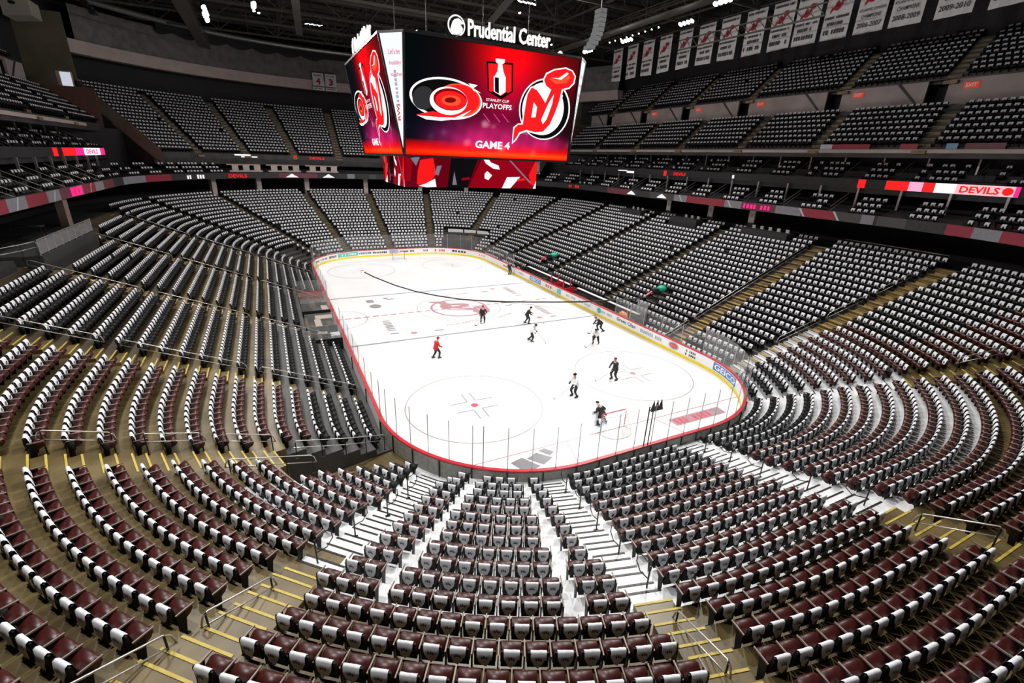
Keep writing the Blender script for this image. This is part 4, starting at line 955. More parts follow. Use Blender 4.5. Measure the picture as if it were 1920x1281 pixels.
# artwork drawn in its own sheet coordinates, converted once to metres on the screen (width -1..1, height 0..1)
HM = hom([(630, 190), (1692, 345), (1600, 970), (632, 935)], [(-1, 1), (1, 1), (1, 0), (-1, 0)])
def art(P):
    out = []
    for x, y in P: q = HM@np.array([x, y, 1.0]); out.append((q[0]/q[2], q[1]/q[2]))
    return out
def screen_col(u, v):
    """picture shown on the screens: dark field, red glow at top, magenta mist and a red band along the bottom"""
    g = lambda x, y, sx, sy: math.exp(-((u-x)/sx)**2-((v-y)/sy)**2)
    n = math.sin(u*9+v*7)*math.sin(v*23-u*5)*.5+math.sin(u*31+v*17)*math.sin(u*13-v*29)*.3
    r = .006+.95*g(.12, .98, .33, .20)+.55*g(.1, .72, .30, .22)+.25*g(.55, .85, .45, .25)+.12*g(.15, .4, .45, .3)
    gg = .002; bb = .003+.025*g(.1, .5, .5, .3)
    mist = (.55*g(.05, .17, .5, .12)+.45*g(.62, .15, .3, .07)+.22*g(-.35, .2, .4, .12))*(1+.5*n); r += mist*.8; bb += mist*.22; gg += mist*.02
    hot = max(0, n-.35)*g(.2, .25, .6, .16)*1.2; r += hot; gg += hot*.6; bb += hot*.8
    band = 1/(1+math.exp((v-.105-.01*n)*48)); r += band*.95; bb *= (1-.8*band); edge = g(.35, .035, 1.2, .02); gg += .09*edge*band
    if u < -.3 and v > .13: r *= max(.1, 1-(-.3-u)*1.5)
    return (min(r, 1), min(gg, .6), min(bb, .5), 1)
SCR = bpy.data.materials.new('screen_picture'); SCR.use_nodes = True; nt = SCR.node_tree; at = nt.nodes.new('ShaderNodeAttribute'); at.attribute_name = 'Picture'
bs = nt.nodes['Principled BSDF']; bs.inputs['Specular IOR Level'].default_value = 0; bs.inputs['Base Color'].default_value = (.002, .002, .002, 1); nt.links.new(at.outputs['Color'], bs.inputs['Emission Color']); bs.inputs['Emission Strength'].default_value = 1.05
def face_map(kind, off=0.0):
    """(u, v) of a screen -> world point; kind is front, left, right or back"""
    def f(u, v, o=off):
        w0, w1 = (7.43, 7.36) if kind in ('front', 'back') else (8.1, 7.65); a = u*(w0+(w1-w0)*v); z = Z0+(Z1-Z0)*v
        if kind == 'front': return (a, -(8.1+1.04*v)-o, z-o*.13)
        if kind == 'back': return (-a, (8.1+1.04*v)+o, z-o*.13)
        if kind == 'left': return (-(7.43+1.39*v)-o, -a, z-o*.17)
        return ((7.43+1.39*v)+o, a, z-o*.17)
    return f
def screen(kind):
    f = face_map(kind); nx, ny = 96, 54; V = []; C = []
    for j in range(ny+1):
        for i in range(nx+1):
            u, v = -1+2*i/nx, j/ny; V.append(f(u*.985, .012+v*.976, .03)); C.append(screen_col(u, v))
    F = [(j*(nx+1)+i, j*(nx+1)+i+1, (j+1)*(nx+1)+i+1, (j+1)*(nx+1)+i) for j in range(ny) for i in range(nx)]
    o = mesh('screen', V, F, SCR, parent=sb); ca = o.data.color_attributes.new('Picture', 'FLOAT_COLOR', 'POINT'); ca.data.foreach_set('color', np.array(C, np.float32).ravel())
    L = [0.05]
    def shape(P, m, name='screen_emblem'):
        L[0] += .008; b = B(); b.add([f(x, y, L[0]) for x, y in P], poly2d(P)); return b.obj(name, m, o)
    def words(s, cx, cy, w, h, m, bo=.035):
        """lettering centred on artwork point, upright on the screen"""
        L[0] += .008; A, F = fit_text(s, w, h, bold=bo); c = art([(cx, cy)])[0]; return mesh('screen_lettering', [f(c[0]+a, c[1]+q, L[0]) for a, q, _ in A], F, m, parent=o)
    W_, K_, R_, O_, G_ = emis('scr_white', (1, 1, 1), 1.1), emis('scr_black', (.002, .002, .002), 1), emis('scr_red', (1, .012, .015), 1.0), emis('scr_orange', (1, .09, .035), 1.0), emis('scr_grey', (.03, .03, .034), 1.0)
    D_ = emis('scr_dark_red', (.25, .0, .0), 1.0); MG = emis('scr_mag', (.75, .05, .3), 1.0)
    # swirling storm emblem
    S = lambda *a, **k: art(ell(*a, **k))
    shape(S(878, 592, 219, 124, 10), W_); shape(S(878, 592, 205, 111, 10), K_); shape(S(745, 590, 66, 70, 0), G_); shape(S(955, 602, 130, 98, 12), O_); shape(S(965, 598, 110, 86, 12), R_)
    shape(art([(700, 688), (800, 668), (900, 690), (1000, 660), (1050, 610), (1000, 690), (900, 722), (780, 716)]), R_); shape(art([(705, 692), (830, 704), (930, 706), (1030, 660), (960, 712), (850, 726), (760, 718)]), W_)
    shape(S(892, 606, 112, 84, 8), W_); shape(S(902, 598, 100, 66, 8), D_); shape(S(905, 604, 92, 56, 6), R_); shape(S(908, 604, 58, 32, 4), O_); shape(S(902, 602, 34, 16, 0), D_)
    shape(art([(1010, 500), (1065, 512), (1040, 530), (1085, 560), (1040, 545)]), W_)
    # trophy shield
    shape(art([(1118, 368), (1278, 378), (1276, 550), (1205, 596), (1124, 548)]), K_); shape(art([(1128, 380), (1268, 389), (1266, 545), (1204, 586), (1132, 544)]), R_)
    shape(art([(1172, 352), (1228, 356), (1226, 378), (1216, 384), (1184, 382), (1174, 374)]), W_); shape(art([(1188, 382), (1212, 384), (1218, 430), (1230, 462), (1166, 456), (1182, 428)]), W_)
    shape(art([(1160, 456), (1232, 462), (1230, 550), (1200, 572), (1160, 548)]), W_); shape(art([(1166, 464), (1190, 466), (1190, 562), (1166, 548)]), K_); shape(art([(1150, 545), (1200, 575), (1240, 548), (1240, 560), (1200, 590), (1150, 558)]), K_)
    words('STANLEY CUP', 1182, 603, .27, .024, W_, .01); words('PLAYOFFS', 1180, 638, .34, .046, W_, .02); words('GAME 4', 1150, 868, .42, .072, W_)
    # horned monogram on a ringed disc
    shape(S(1460, 652, 152, 184, 8), W_); shape(S(1459, 653, 144, 176, 8), K_); shape(S(1450, 650, 124, 158, 8), W_)
    shape(art([(1262, 862), (1266, 812), (1272, 760), (1300, 738), (1322, 738), (1338, 640), (1352, 560), (1376, 520), (1402, 512), (1440, 560), (1462, 600), (1490, 540), (1462, 516), (1450, 478), (1470, 436), (1520, 412), (1590, 402), (1632, 420), (1650, 456), (1640, 500), (1610, 530), (1572, 540), (1556, 600), (1528, 680), (1496, 752), (1452, 796), (1400, 800), (1352, 786), (1312, 800), (1290, 836)]), W_)
    shape(art([(1268, 850), (1272, 812), (1278, 766), (1302, 744), (1328, 744), (1344, 640), (1358, 566), (1380, 528), (1402, 522), (1434, 566), (1464, 616), (1500, 536), (1470, 512), (1458, 478), (1476, 444), (1522, 420), (1588, 410), (1626, 426), (1642, 458), (1632, 494), (1606, 522), (1564, 532), (1548, 600), (1520, 676), (1488, 744), (1448, 786), (1400, 790), (1350, 776), (1308, 790), (1286, 826)]), R_)
    shape(art([(1484, 470), (1540, 476), (1600, 446), (1618, 462), (1590, 496), (1530, 502)]), O_); shape(art([(1496, 464), (1545, 466), (1596, 432), (1606, 440), (1560, 476)]), W_)
    shape(art([(1378, 702), (1394, 610), (1414, 640), (1404, 700)]), W_); shape(art([(1436, 716), (1480, 620), (1516, 560), (1504, 620), (1470, 712), (1446, 742)]), W_); shape(art([(1500, 720), (1540, 640), (1562, 560), (1568, 570), (1548, 660), (1512, 740)]), W_)
    shape(art([(1392, 530), (1420, 540), (1450, 590), (1470, 560), (1440, 530), (1410, 508)]), W_)
    for x in (1090, 1150, 1200): shape(art([(x, 680), (x+6, 680), (x+44, 730), (x+38, 732)]), MG)
    return o
for kd in ('front', 'left', 'right', 'back'): screen(kd)
# white triangular corner panels with advert words
E_PANEL = emis('panel_glow', (.95, .98, 1), 1.0); E_ROSE = emis('panel_rose', (.9, .15, .35), .9)
corners = [((-7.43, -8.1), (-8.82, -7.65), (-7.36, -9.14)), ((7.43, -8.1), (7.36, -9.14), (8.82, -7.65)), ((7.43, 8.1), (8.82, 7.65), (7.36, 9.14)), ((-7.43, 8.1), (-7.36, 9.14), (-8.82, 7.65))]
for cb, cl, cr in corners:
    a, l, r = Vector((*cb, Z0+.1)), Vector((*cl, Z1-.05)), Vector((*cr, Z1-.05)); nrm = (r-a).cross(l-a).normalized()
    if nrm.dot(Vector((cb[0], cb[1], 0))) < 0: nrm = -nrm
    mid = (l+r)/2; o = mesh('corner_panel', [a+nrm*.04+(mid-a)*.02, l+nrm*.04+(r-l)*.06, r+nrm*.04-(r-l)*.06], [(0, 1, 2) if (r-a).cross(l-a).dot(nrm) < 0 else (0, 2, 1)], E_PANEL, parent=sb)
    xd = (r-l).normalized(); yd = (mid-a).normalized(); W0 = (r-l).length
    for j, s in enumerate(("Let's be", 'healthy', 'together')):
        A, F = fit_text(s, W0*.46, .34, bold=.015); c = mid-yd*(1.15+.72*j)+nrm*.06+xd*.12; mesh('panel_lettering', [c+xd*x+yd*y for x, y, _ in A], F, E_ROSE, parent=o)
    A, F = fit_text('RWJ', 1.1, .30, bold=.03); c = a+yd*(Z1-Z0)*.36+nrm*.06; mesh('panel_lettering', [c+yd*x-xd*y for x, y, _ in A], F, emis('panel_red', (.8, .03, .05), .9), parent=o)
    A, F = glyphs(2.4, .22, 9, 4); c = a+yd*(Z1-Z0)*.56+nrm*.06; mesh('panel_lettering', [c+yd*x-xd*y for x, y, _ in A], F, emis('panel_grey', (.45, .5, .6), .9), parent=o)
# lower cube with its own screens
b = B(); b.box(-6.3, 6.3, -4.25, 4.25, 12.85, 15.35); lc = b.obj('lower_box', BLKM, sb)
LK2 = emis('low_deep_red', (.13, .0, .006), 1.0)
LR, LD, LW, LK, LG = emis('low_red', (1, .01, .01), 1.0), emis('low_dark_red', (.30, .0, .008), 1.0), emis('low_white', (1, .97, 1), 1.0), emis('low_black', (.004, .003, .004), 1), emis('low_grey', (.2, .18, .24), 1)
def low_face(kind):
    W_ = 6.39 if kind in ('front', 'back') else 4.32
    def f(u, v, o): z = 12.81+2.5*v; a = u*W_; return {'front': (a, -4.32-o, z), 'back': (-a, 4.32+o, z), 'left': (-6.39-o, -a, z), 'right': (6.39+o, a, z)}[kind]
    base = mesh('lower_screen', [f(-1, 0, 0), f(1, 0, 0), f(1, 1, 0), f(-1, 1, 0)], [(0, 1, 2, 3)], LK2, parent=lc); L = [0.01]
    def sh(P, m): L[0] += .01; B().add([f(x, y, L[0]) for x, y in P], poly2d(P)).obj('screen_shape', m, base)
    sh([(-.1, 0), (1, 0), (1, 1), (.1, 1)], LD); sh([(-.42, 0), (-.12, 0), (.04, 1), (-.36, 1)], LK); sh([(-1, .2), (-.94, .2), (-.9, .9), (-1, 1)], LD)
    sh([(-.93, .95), (-.80, 1), (-.86, .7)], LG); sh([(-.86, .1), (-.84, .55), (-.80, .9), (-.62, .98), (-.58, .45), (-.66, .2), (-.74, .08)], LR); sh([(-.84, .05), (-.74, .12), (-.6, .3), (-.58, .02), (-.72, 0)], LW); sh([(-.57, .72), (-.5, .74), (-.55, .4), (-.60, .45)], LG)
    sh([(-.35, .1), (-.32, .55), (-.28, .1)], LG); sh([(.08, .3), (.14, .95), (.2, 1), (.55, 1), (.62, .1), (.3, .0), (.1, 0)], LD); sh([(.12, 1), (.16, .85), (.28, .68), (.38, .66), (.36, .8), (.24, .9), (.2, 1)], LW)
    sh([(.14, .5), (.18, .6), (.26, .45), (.20, .28), (.14, .34)], LW); sh([(.42, .0), (.5, .4), (.72, .42), (.56, 0)], LW); sh([(.52, 1), (.55, 1), (.92, .2), (.88, .2)], LG); sh([(.86, .5), (.96, .98), (.99, .98), (.99, .1), (.9, .15)], LR); sh([(.95, .06), (.99, .28), (.99, 0), (.94, 0)], LW)
    for x in (-.2, -.05, .68): sh([(x, .25), (x+.12, .3), (x+.1, .38), (x-.02, .33)], LR if x > 0 else LD)
for kd in ('front', 'left', 'right', 'back'): low_face(kd)
# PRUDENTIAL-style roof lettering on all four sides, standing on a dark rack
SGN = emis('sign_glow', (1, .99, .97), 1.0)
def sign(kind):
    W_ = SGN; base = {'front': lambda a, z: (a, -9.0, z), 'left': lambda a, z: (-8.7, -a, z), 'right': lambda a, z: (8.7, a, z), 'back': lambda a, z: (-a, 9.0, z)}[kind]
    out = lambda p, o: {'front': (p[0], p[1]-o, p[2]), 'left': (p[0]-o, p[1], p[2]), 'right': (p[0]+o, p[1], p[2]), 'back': (p[0], p[1]+o, p[2])}[kind]
    A, F = fit_text('Prudential Center', 7.0, 1.08, bold=.02); ro = mesh('roof_lettering', [out(base(a+.95, 24.28+q), .04) for a, q, _ in A], F, W_, parent=sb)
    md = bpy.data.meshes; s = ro.modifiers.new('thick', 'SOLIDIFY'); s.thickness = .12
    P = ell(-3.45, 24.25, .68, .68); B().add([out(base(*p), .0) for p in P], [tuple(range(len(P)))]).obj('roof_emblem', W_, ro)
    P = ell(-3.45, 24.25, .57, .57); B().add([out(base(*p), .02) for p in P], [tuple(range(len(P)))]).obj('roof_emblem', BLKM, ro)
    P = [(-3.95, 23.95), (-3.78, 24.45), (-3.62, 24.62), (-3.30, 24.72), (-3.0, 24.55), (-2.85, 24.4), (-3.15, 24.35), (-2.95, 24.1), (-3.05, 23.82), (-3.45, 23.68), (-3.75, 23.75)]
    B().add([out(base(*p), .04) for p in P], poly2d(P)).obj('roof_emblem', W_, ro)
    b = B(); b.bar(base(-4.3, 23.62), base(4.6, 23.62), .08)
    for k in range(10): b.bar(base(-4.2+k*.97, 23.4), base(-4.2+k*.97, 23.65), .06)
    b.obj('sign_rack', BLKM, ro)
for kd in ('front', 'left', 'right', 'back'): sign(kd)
b = B(); b.box(-5.5, 5.5, -6, 6, 23.4, 24.3)
for x in (-4.5, 4.5):
    for y in (-5, 5): b.tube([(x, y, 24.3), (x, y, 37.5)], .03, 6)
b.obj('hoist_cables', BLKM, sb)

# curved hanging loudspeaker arrays
SPK = mat('speaker_grey', (.20, .21, .22), .5, var=.1)
for k, (x, y, s) in enumerate(((8.9, -9.2, 1), (-31, 20, -1), (24, 24, 1))):
    o = empty('line_array', (x, y, 0)); tag(o, ['curved grey loudspeaker column hanging at right corner of the scoreboard', 'dark loudspeaker column hanging in front of the grey curtain', 'dark loudspeaker column hanging beyond the last pennants'][k], 'loudspeaker')
    z = 27.0 if k == 0 else 30; px, pa = 0.0, 0.0; n = 9
    for j in range(n):
        a = math.radians(2+j*j*.75); B().hexa([Vector(p) for p in [(px-.28, -.45, z-.30), (px+.28, -.45, z-.30), (px+.28, .45, z-.30), (px-.28, .45, z-.30), (px-.28+.05*math.sin(a), -.45, z), (px+.28+.05*math.sin(a), -.45, z), (px+.28+.05*math.sin(a), .45, z), (px-.28+.05*math.sin(a), .45, z)]]).obj('speaker_box', SPK if k == 0 else BLKM, o); z -= .33; px -= s*math.sin(a)*.42
    B().bar((0, 0, 27 if k == 0 else 30), (0, 0, 37.4), .05).obj('hanger', RAIL, o)

# ------------------------------------------------------------------ pennants on the right, retired numbers on the far beam
BANW = mat('pennant_white', (.72, .72, .73), .8, var=.04); BANR = mat('pennant_red', (.42, .02, .04), .8); BANK = mat('pennant_black', (.06, .06, .065), .8)
texts = {11: ('NEW JERSEY DEVILS', 'ATLANTIC DIVISION', 'CHAMPIONS', '2006-2007'), 12: ('NEW JERSEY DEVILS', 'ATLANTIC DIVISION', 'CHAMPIONS', '2008-2009'), 13: ('NEW JERSEY DEVILS', 'ATLANTIC DIVISION', 'CHAMPIONS', '2009-2010'), 14: ('NEW JERSEY DEVILS', 'EASTERN CONFERENCE', 'CHAMPIONS', '2011-2012')}
red, white = monogram()
yc = [26.45, 22.7, 19.0, 15.3, 11.4, 7.6, 3.9, .1, -3.5, -6.6, -9.9, -13.3, -16.5, -20.2, -24.0]
for k, y in enumerate(yc):
    w = 2.45 if k < 5 else 2.75; zb, zt = 28.4, 33.15; x = 38.0
    where = {0: 'farthest, beside the scoreboard corner'}.get(k, f'{ordfix(k+1)} from the scoreboard')
    o = empty('pennant', (x, y, 0)); lab = texts.get(k)
    tag(o, f"white championship pennant with red emblem, {where}"+(f", reading {lab[3]}" if lab else ''), 'pennant', 'white championship pennants under the roof')
    r = random.Random(k); V = []; n = 8; tilt = r.uniform(-.06, .06)
    for j in range(n+1):
        a = -w/2+w*j/n; dx = .05*math.sin(j*1.7+k); V += [(dx, a, zb+tilt*a), (dx*.3, a, zt)]
    mesh('cloth', V, [(2*j, 2*j+2, 2*j+3, 2*j+1) for j in range(n)], BANW, parent=o)
    for s in (-1, 1):
        xo = s*.09
        for P in red: mesh('emblem', [(xo, s*px, pz) for px, pz in place2(P, 0, zb+3.1, .78, .62)], poly2d(P), BANR, parent=o)
        rows_ = lab or ((9, 9, 9), 14, 9, 8)
        for q, (row, h, wd, zz) in enumerate(((rows_[0], .24, .84, 4.38), (rows_[1], .24, .90, 2.0), (rows_[2], .34, .66, 1.45), (rows_[3], .44, .82, .72))):
            if lab: A, F = fit_text(row, w*wd, h, bold=.015)
            else: A, F = glyphs(w*wd, h, [13, 15, 9, 8][q], k*4+q)
            mesh('lettering', [(xo, s*a, zb+zz+c) for a, c, _ in A], F, BANK, parent=o)
    B().bar((0, -w/2-.05, zt), (0, w/2+.05, zt), .06).obj('rod', RAIL, o)
b = B(); b.bar((38, -30, 33.35), (38, 30, 33.35), .12); [b.bar((38, y, 33.35), (38, y, 37.5), .04) for y in range(-28, 30, 8)]; structure(b.obj('banner_truss', STEEL))
b = B(); b.bar((30, -14, 28.6), (30, 4, 28.6), .15); b.bar((30, -14, 29.6), (30, 4, 29.6), .12)
for k in range(18): b.bar((30, -14+k, 28.6), (30, -13+k, 29.6), .06)
structure(b.obj('roof_truss', STEEL))
for k, (u0, num) in enumerate(((-5.6, '4'), (-3.3, '3'))):
    o = empty('number_pennant', (0, 0, 0)); tag(o, f'white retired-number pennant reading {num} on the far beam beside scoreboard', 'pennant', 'retired number pennants on the far beam')
    yy = 62.6; x = u0; B().box(x-1.02, x+1.02, yy, yy+.05, 27.4, 29.6).obj('cloth', BANW, o); B().box(x-1.02, x+1.02, yy, yy+.05, 26.65, 27.2).obj('strip', BANW, o)
    A, F = fit_text(num, .8, 1.15, bold=.04); mesh('numeral', [(x+a, yy-.03, 28.2+c) for a, c, _ in A], F, BANR, parent=o)
    A, F = glyphs(1.4, .22, 6, k); mesh('lettering', [(x+a, yy-.03, 29.2+c) for a, c, _ in A], F, BANK, parent=o); A, F = glyphs(1.6, .2, 9, k+5); mesh('lettering', [(x+a, yy-.03, 26.93+c) for a, c, _ in A], F, BANK, parent=o)

# ------------------------------------------------------------------ railings
def handrail(pts, label, mid=True, posts=None, hgt=.95, r=.024, group=None, m=RAIL, closed_ends=True):
    """pts: ground points along the rail"""
    o = empty('handrail', pts[0]); tag(o, label, 'railing', group); O = Vector(pts[0]); up = Vector((0, 0, hgt)); P = [Vector(p)-O for p in pts]
    d0 = (P[1]-P[0]).normalized(); d1 = (P[-1]-P[-2]).normalized(); top = [p+up for p in P]
    if closed_ends: top = [P[0]+up*.62-d0*.16, P[0]+up*.90-d0*.08, P[0]+up+d0*.06]+top[1:-1]+[P[-1]+up-d1*.06, P[-1]+up*.90+d1*.08, P[-1]+up*.62+d1*.16]
    B().tube(top, r, 8).obj('top_rail', m, o, True)
    if mid: B().tube([p+up*.62 for p in ([P[0]-d0*.16]+P[1:-1]+[P[-1]+d1*.16] if closed_ends else P)], r*.9, 8).obj('mid_rail', m, o, True)
    for p in (posts or [0, 1]):
        q = p*(len(P)-1); k = min(int(q), len(P)-2); g = P[k].lerp(P[k+1], q-k); b = B(); b.tube([g, g+up], r*1.0, 8); b.tube([g, g+Vector((0, 0, .02))], r*2.4, 8); b.obj('post', BLKM if m is RAIL else m, o)
    return o
handrail([(-18.48, -35.91, 4.12), (-19.69, -37.14, 4.86)], 'steel double handrail on left yellow stairs, higher one in the picture', posts=[0, 1])
handrail([(-20.25, -37.75, 5.23), (-21.6, -39.0, 6.0)], 'steel double handrail on left yellow stairs, cut by the bottom edge', posts=[0.02, 1])
handrail([(-9.48, -41.12, 4.12), (-9.95, -42.85, 4.86)], 'steel double handrail on yellow stairs right of the centre seat block')
handrail([(.02, -41.95, 4.4), (.12, -43.6, 5.23)], 'steel double handrail at right side of picture, between the last seat blocks')
for k, (a, c) in enumerate((((-25.25, -27.35, 5.23), (-23.6, -26.9, 4.49)), ((-22.7, -26.75, 4.12), (-21.05, -26.15, 3.4)), ((-20.2, -25.95, 3.02), (-18.55, -25.45, 2.28)))):
    handrail([a, c], f"short steel handrail across the left yellow aisle, {['leftmost', 'middle', 'rightmost'][k]} of three", group='short rails across the left yellow aisle')
handrail([(-17.6, -26.4, 2.28), (-15.4, -25.3, 1.2), (-13.3, -24.2, .25)], 'long grey guard rail above the tunnel at the rink corner', posts=[0, .25, .5, .75, 1])
handrail([(-20.0, -28.0, 3.0), (-17.0, -27.4, 2.0)], 'low grey guard rail on the seat side of the corner tunnel', posts=[0, .33, .66, 1])
def aisle_rail(sx, y, i0, i1, label, group=None):
    P = [(sx*(XH+row_d(i)-.3), y, .07+RISE*i) for i in range(i0, i1+1)]; n = max(2, (i1-i0)//4+1)
    handrail([P[0], P[-1]], label, posts=[k/(n-1) for k in range(n)], group=group, hgt=.92)
for k, y in enumerate((-17.1, -7.0, 5.6, 18.4)):
    nm = ['nearest', 'second nearest', 'second farthest', 'farthest'][k]
    aisle_rail(-1, y, 0, 6, f'long double rail down the left stand, {nm} aisle, part by the ice', 'double rails on the left stand')
    aisle_rail(-1, y, 7, 13, f'long double rail down the left stand, {nm} aisle, middle part', 'double rails on the left stand')
    aisle_rail(-1, y, 14, 20, f'long double rail down the left stand, {nm} aisle, top part', 'double rails on the left stand')
aisle_rail(1, -17.05, 0, 3, 'low end of the steel rail beside the wide ochre stairs, right stand'); aisle_rail(1, -17.05, 4, 20, 'long steel rail beside the ochre stairs, right stand, nearer the middle')
for a, c, l in ((5, 9, 'lowest'), (10, 14, 'middle'), (15, 20, 'top')):
    f = lambda i: (*PN(corner_t('SE', 11.8), row_d(i))[0], row_z(7.86, i)); handrail([f(a), f(c)], f'steel rail beside the second ochre stairs at right, {l} piece', posts=[0, .5, 1])
handrail([P3(ts(-19.3), 20.65, 8.17), P3(ts(-21.9), 20.65, 8.17), P3(corner_t('SE', 4)+8-8, 20.65, 8.17), P3(corner_t('SE', 8), 20.65, 8.17), P3(corner_t('SE', 12), 20.65, 8.17)], 'thin steel guard rail along top row of the right stand', posts=[k/8 for k in range(9)], closed_ends=False, hgt=1.05)
handrail([P3(corner_t('SE', 45), 11.0, 4.5), P3(corner_t('SE', 44), 13.0, 5.3)], 'short steel rail at the tan landing, right picture edge')
for k, (y0, y1) in enumerate(((3.6, 6), (9, 12.4), (-1.8, .6))):
    handrail([P3(ts(y0), 20.7, 8.17), P3(ts(y1), 20.7, 8.17)], f'thin guard rail on top of the right stand, {["beside the dark booth", "farthest", "next to the pillar"][k]}', closed_ends=False, posts=[0, .5, 1])
# slim black posts with hoops in the pale aisles
def hoop(x, y, z, n, label):
    o = empty('aisle_post', (x, y, z)); tag(o, label, 'railing', 'black posts in the pale aisles'); B().tube([(0, 0, 0), (0, 0, .98)], .025, 8).box(-.09, .09, -.06, .06, 0, .02).obj('post', BLKM, o)
    n = Vector((n[0], n[1], 0)); dn = -.38; B().tube([Vector((0, 0, .96)), n*-.12+Vector((0, 0, .99)), n*-.5+Vector((0, 0, .90)), n*-.7+Vector((0, 0, .72)), n*-.72+Vector((0, 0, .45)), n*-.45+Vector((0, 0, .32)), Vector((0, 0, .5))], .018, 6).obj('hoop', BLKM, o, True)
PL = [(-17.35, -34.75, 10), (-16.09, -33.29, 8), (-14.74, -31.97, 6), (-13.6, -30.5, 4)]
PR = [(-8.95, -39.58, 10), (-8.42, -37.75, 8), (-7.85, -35.86, 6), (-7.25, -33.97, 4), (-6.75, -32.2, 2)]
P0 = [(.86, -40.15, 10), (.80, -38.21, 8), (.86, -36.19, 6), (1.5, -34.2, 4), (1.9, -32.4, 2)]
for L_, nm in ((PL, 'left pale aisle'), (PR, 'centre pale aisle'), (P0, 'right pale aisle')):
    for k, (x, y, i) in enumerate(L_): z = row_z(6, min(11, i)); hoop(x, y, z-.0, rnorm((x, y)), f'slim black post with hoop, {ordfix(k+1)} up from the bottom of the {nm}'.replace('up from the bottom', 'down from the top'))
# raised platform at the upper left
b = B(); b.box(-36, -30.75, -6.3, 5.2, 6.3, 8.45); b.box(-36, -31.7, -13, -7.6, 7, 8.45); structure(b.obj('wall_platform', SOOT))
o = empty('glass_rail', (-30.85, -6.2, 8.45)); tag(o, 'glass guard rail with steel frame on the raised platform, upper left', 'railing'); b = B(); b.box(-.02, .02, 0, 11.2, .1, .95)
b.obj('glass_pane', GLASSF, o); b = B(); b.tube([(0, 0, 1.0), (0, 11.3, 1.0)], .025, 6); b.tube([(0, 0, .1), (0, 11.3, .1)], .02, 6); b.obj('top_rail', RAIL, o)
for k in range(9): B().tube([(0, k*1.4, 0), (0, k*1.4, 1.0)], .022, 6).obj('post', RAIL, o)
handrail([(-32.4, -10.4, 8.45), (-31.2, -7.6, 8.45), (-30.9, -6.4, 8.45)], 'curved steel rail left of the glass guard rail, upper left', posts=[0, .5, 1])
# dark booths set into the top of the right stand
for k, (y0, y1) in enumerate(((-14.2, -8.4), (-1.6, 3.2), (9.2, 13.8))):
    b = B(); x = XH+19.0; b.box(x, x+2.4, y0, y1, 7.2, 8.95); b.box(x+.1, x+2.4, y0+.1, y1-.1, 8.95, 9.0, 1)
    o = tag(b.obj('press_booth', [SOOT, DARK]), f'dark box-like press booth at top of the right stand, {["nearest", "middle", "farthest"][k]} of three', 'booth', 'press booths on the right stand')
    for j in range(5 if k == 0 else 3):
        B().box(-.16, .16, -.2, .2, 0, .02).box(-.2, -.16, -.2, .2, 0, .35).obj('monitor', BANW, o).location = (x+1.2, y0+.7+j*1.05, 9.0)

# ------------------------------------------------------------------ people
SKIN = mat('skin', (.50, .30, .22), .55, var=.05); HAIR = mat('dark_hair', (.03, .02, .015), .7); JW = mat('white_jersey', (.78, .79, .82), .7, var=.04); JB = mat('black_jacket', (.014, .014, .017), .7, var=.2); JR = mat('red_jacket', (.55, .012, .02), .6, var=.06)
PB = mat('black_pants', (.012, .012, .014), .65, var=.2); SB = mat('skate_black', (.02, .02, .022), .4); BLADE = mat('blade_steel', (.6, .6, .62), .3, metal=.8); HB = mat('helmet_black', (.012, .012, .014), .25); HR = mat('helmet_red', (.30, .02, .03), .3); GR = mat('glove_red', (.45, .05, .06), .6); GB = mat('glove_black', (.02, .02, .022), .6)
PADW = mat('pad_white', (.74, .76, .82), .5, var=.04); STK = mat('stick_grey', (.32, .31, .30), .5); STT = mat('stick_tape', (.03, .03, .03), .8); JO = mat('orange_top', (.80, .28, .05), .7, var=.05)
def ik(a, c, l1, l2, bend):
    a, c, bend = Vector(a), Vector(c), Vector(bend); d = c-a; L = min(d.length, (l1+l2)*.995); u = d.normalized(); x = (l1*l1-l2*l2+L*L)/(2*L); h = math.sqrt(max(0, l1*l1-x*x)); bb = bend-u*bend.dot(u)
    return a+u*x+bb.normalized()*h, a+u*L
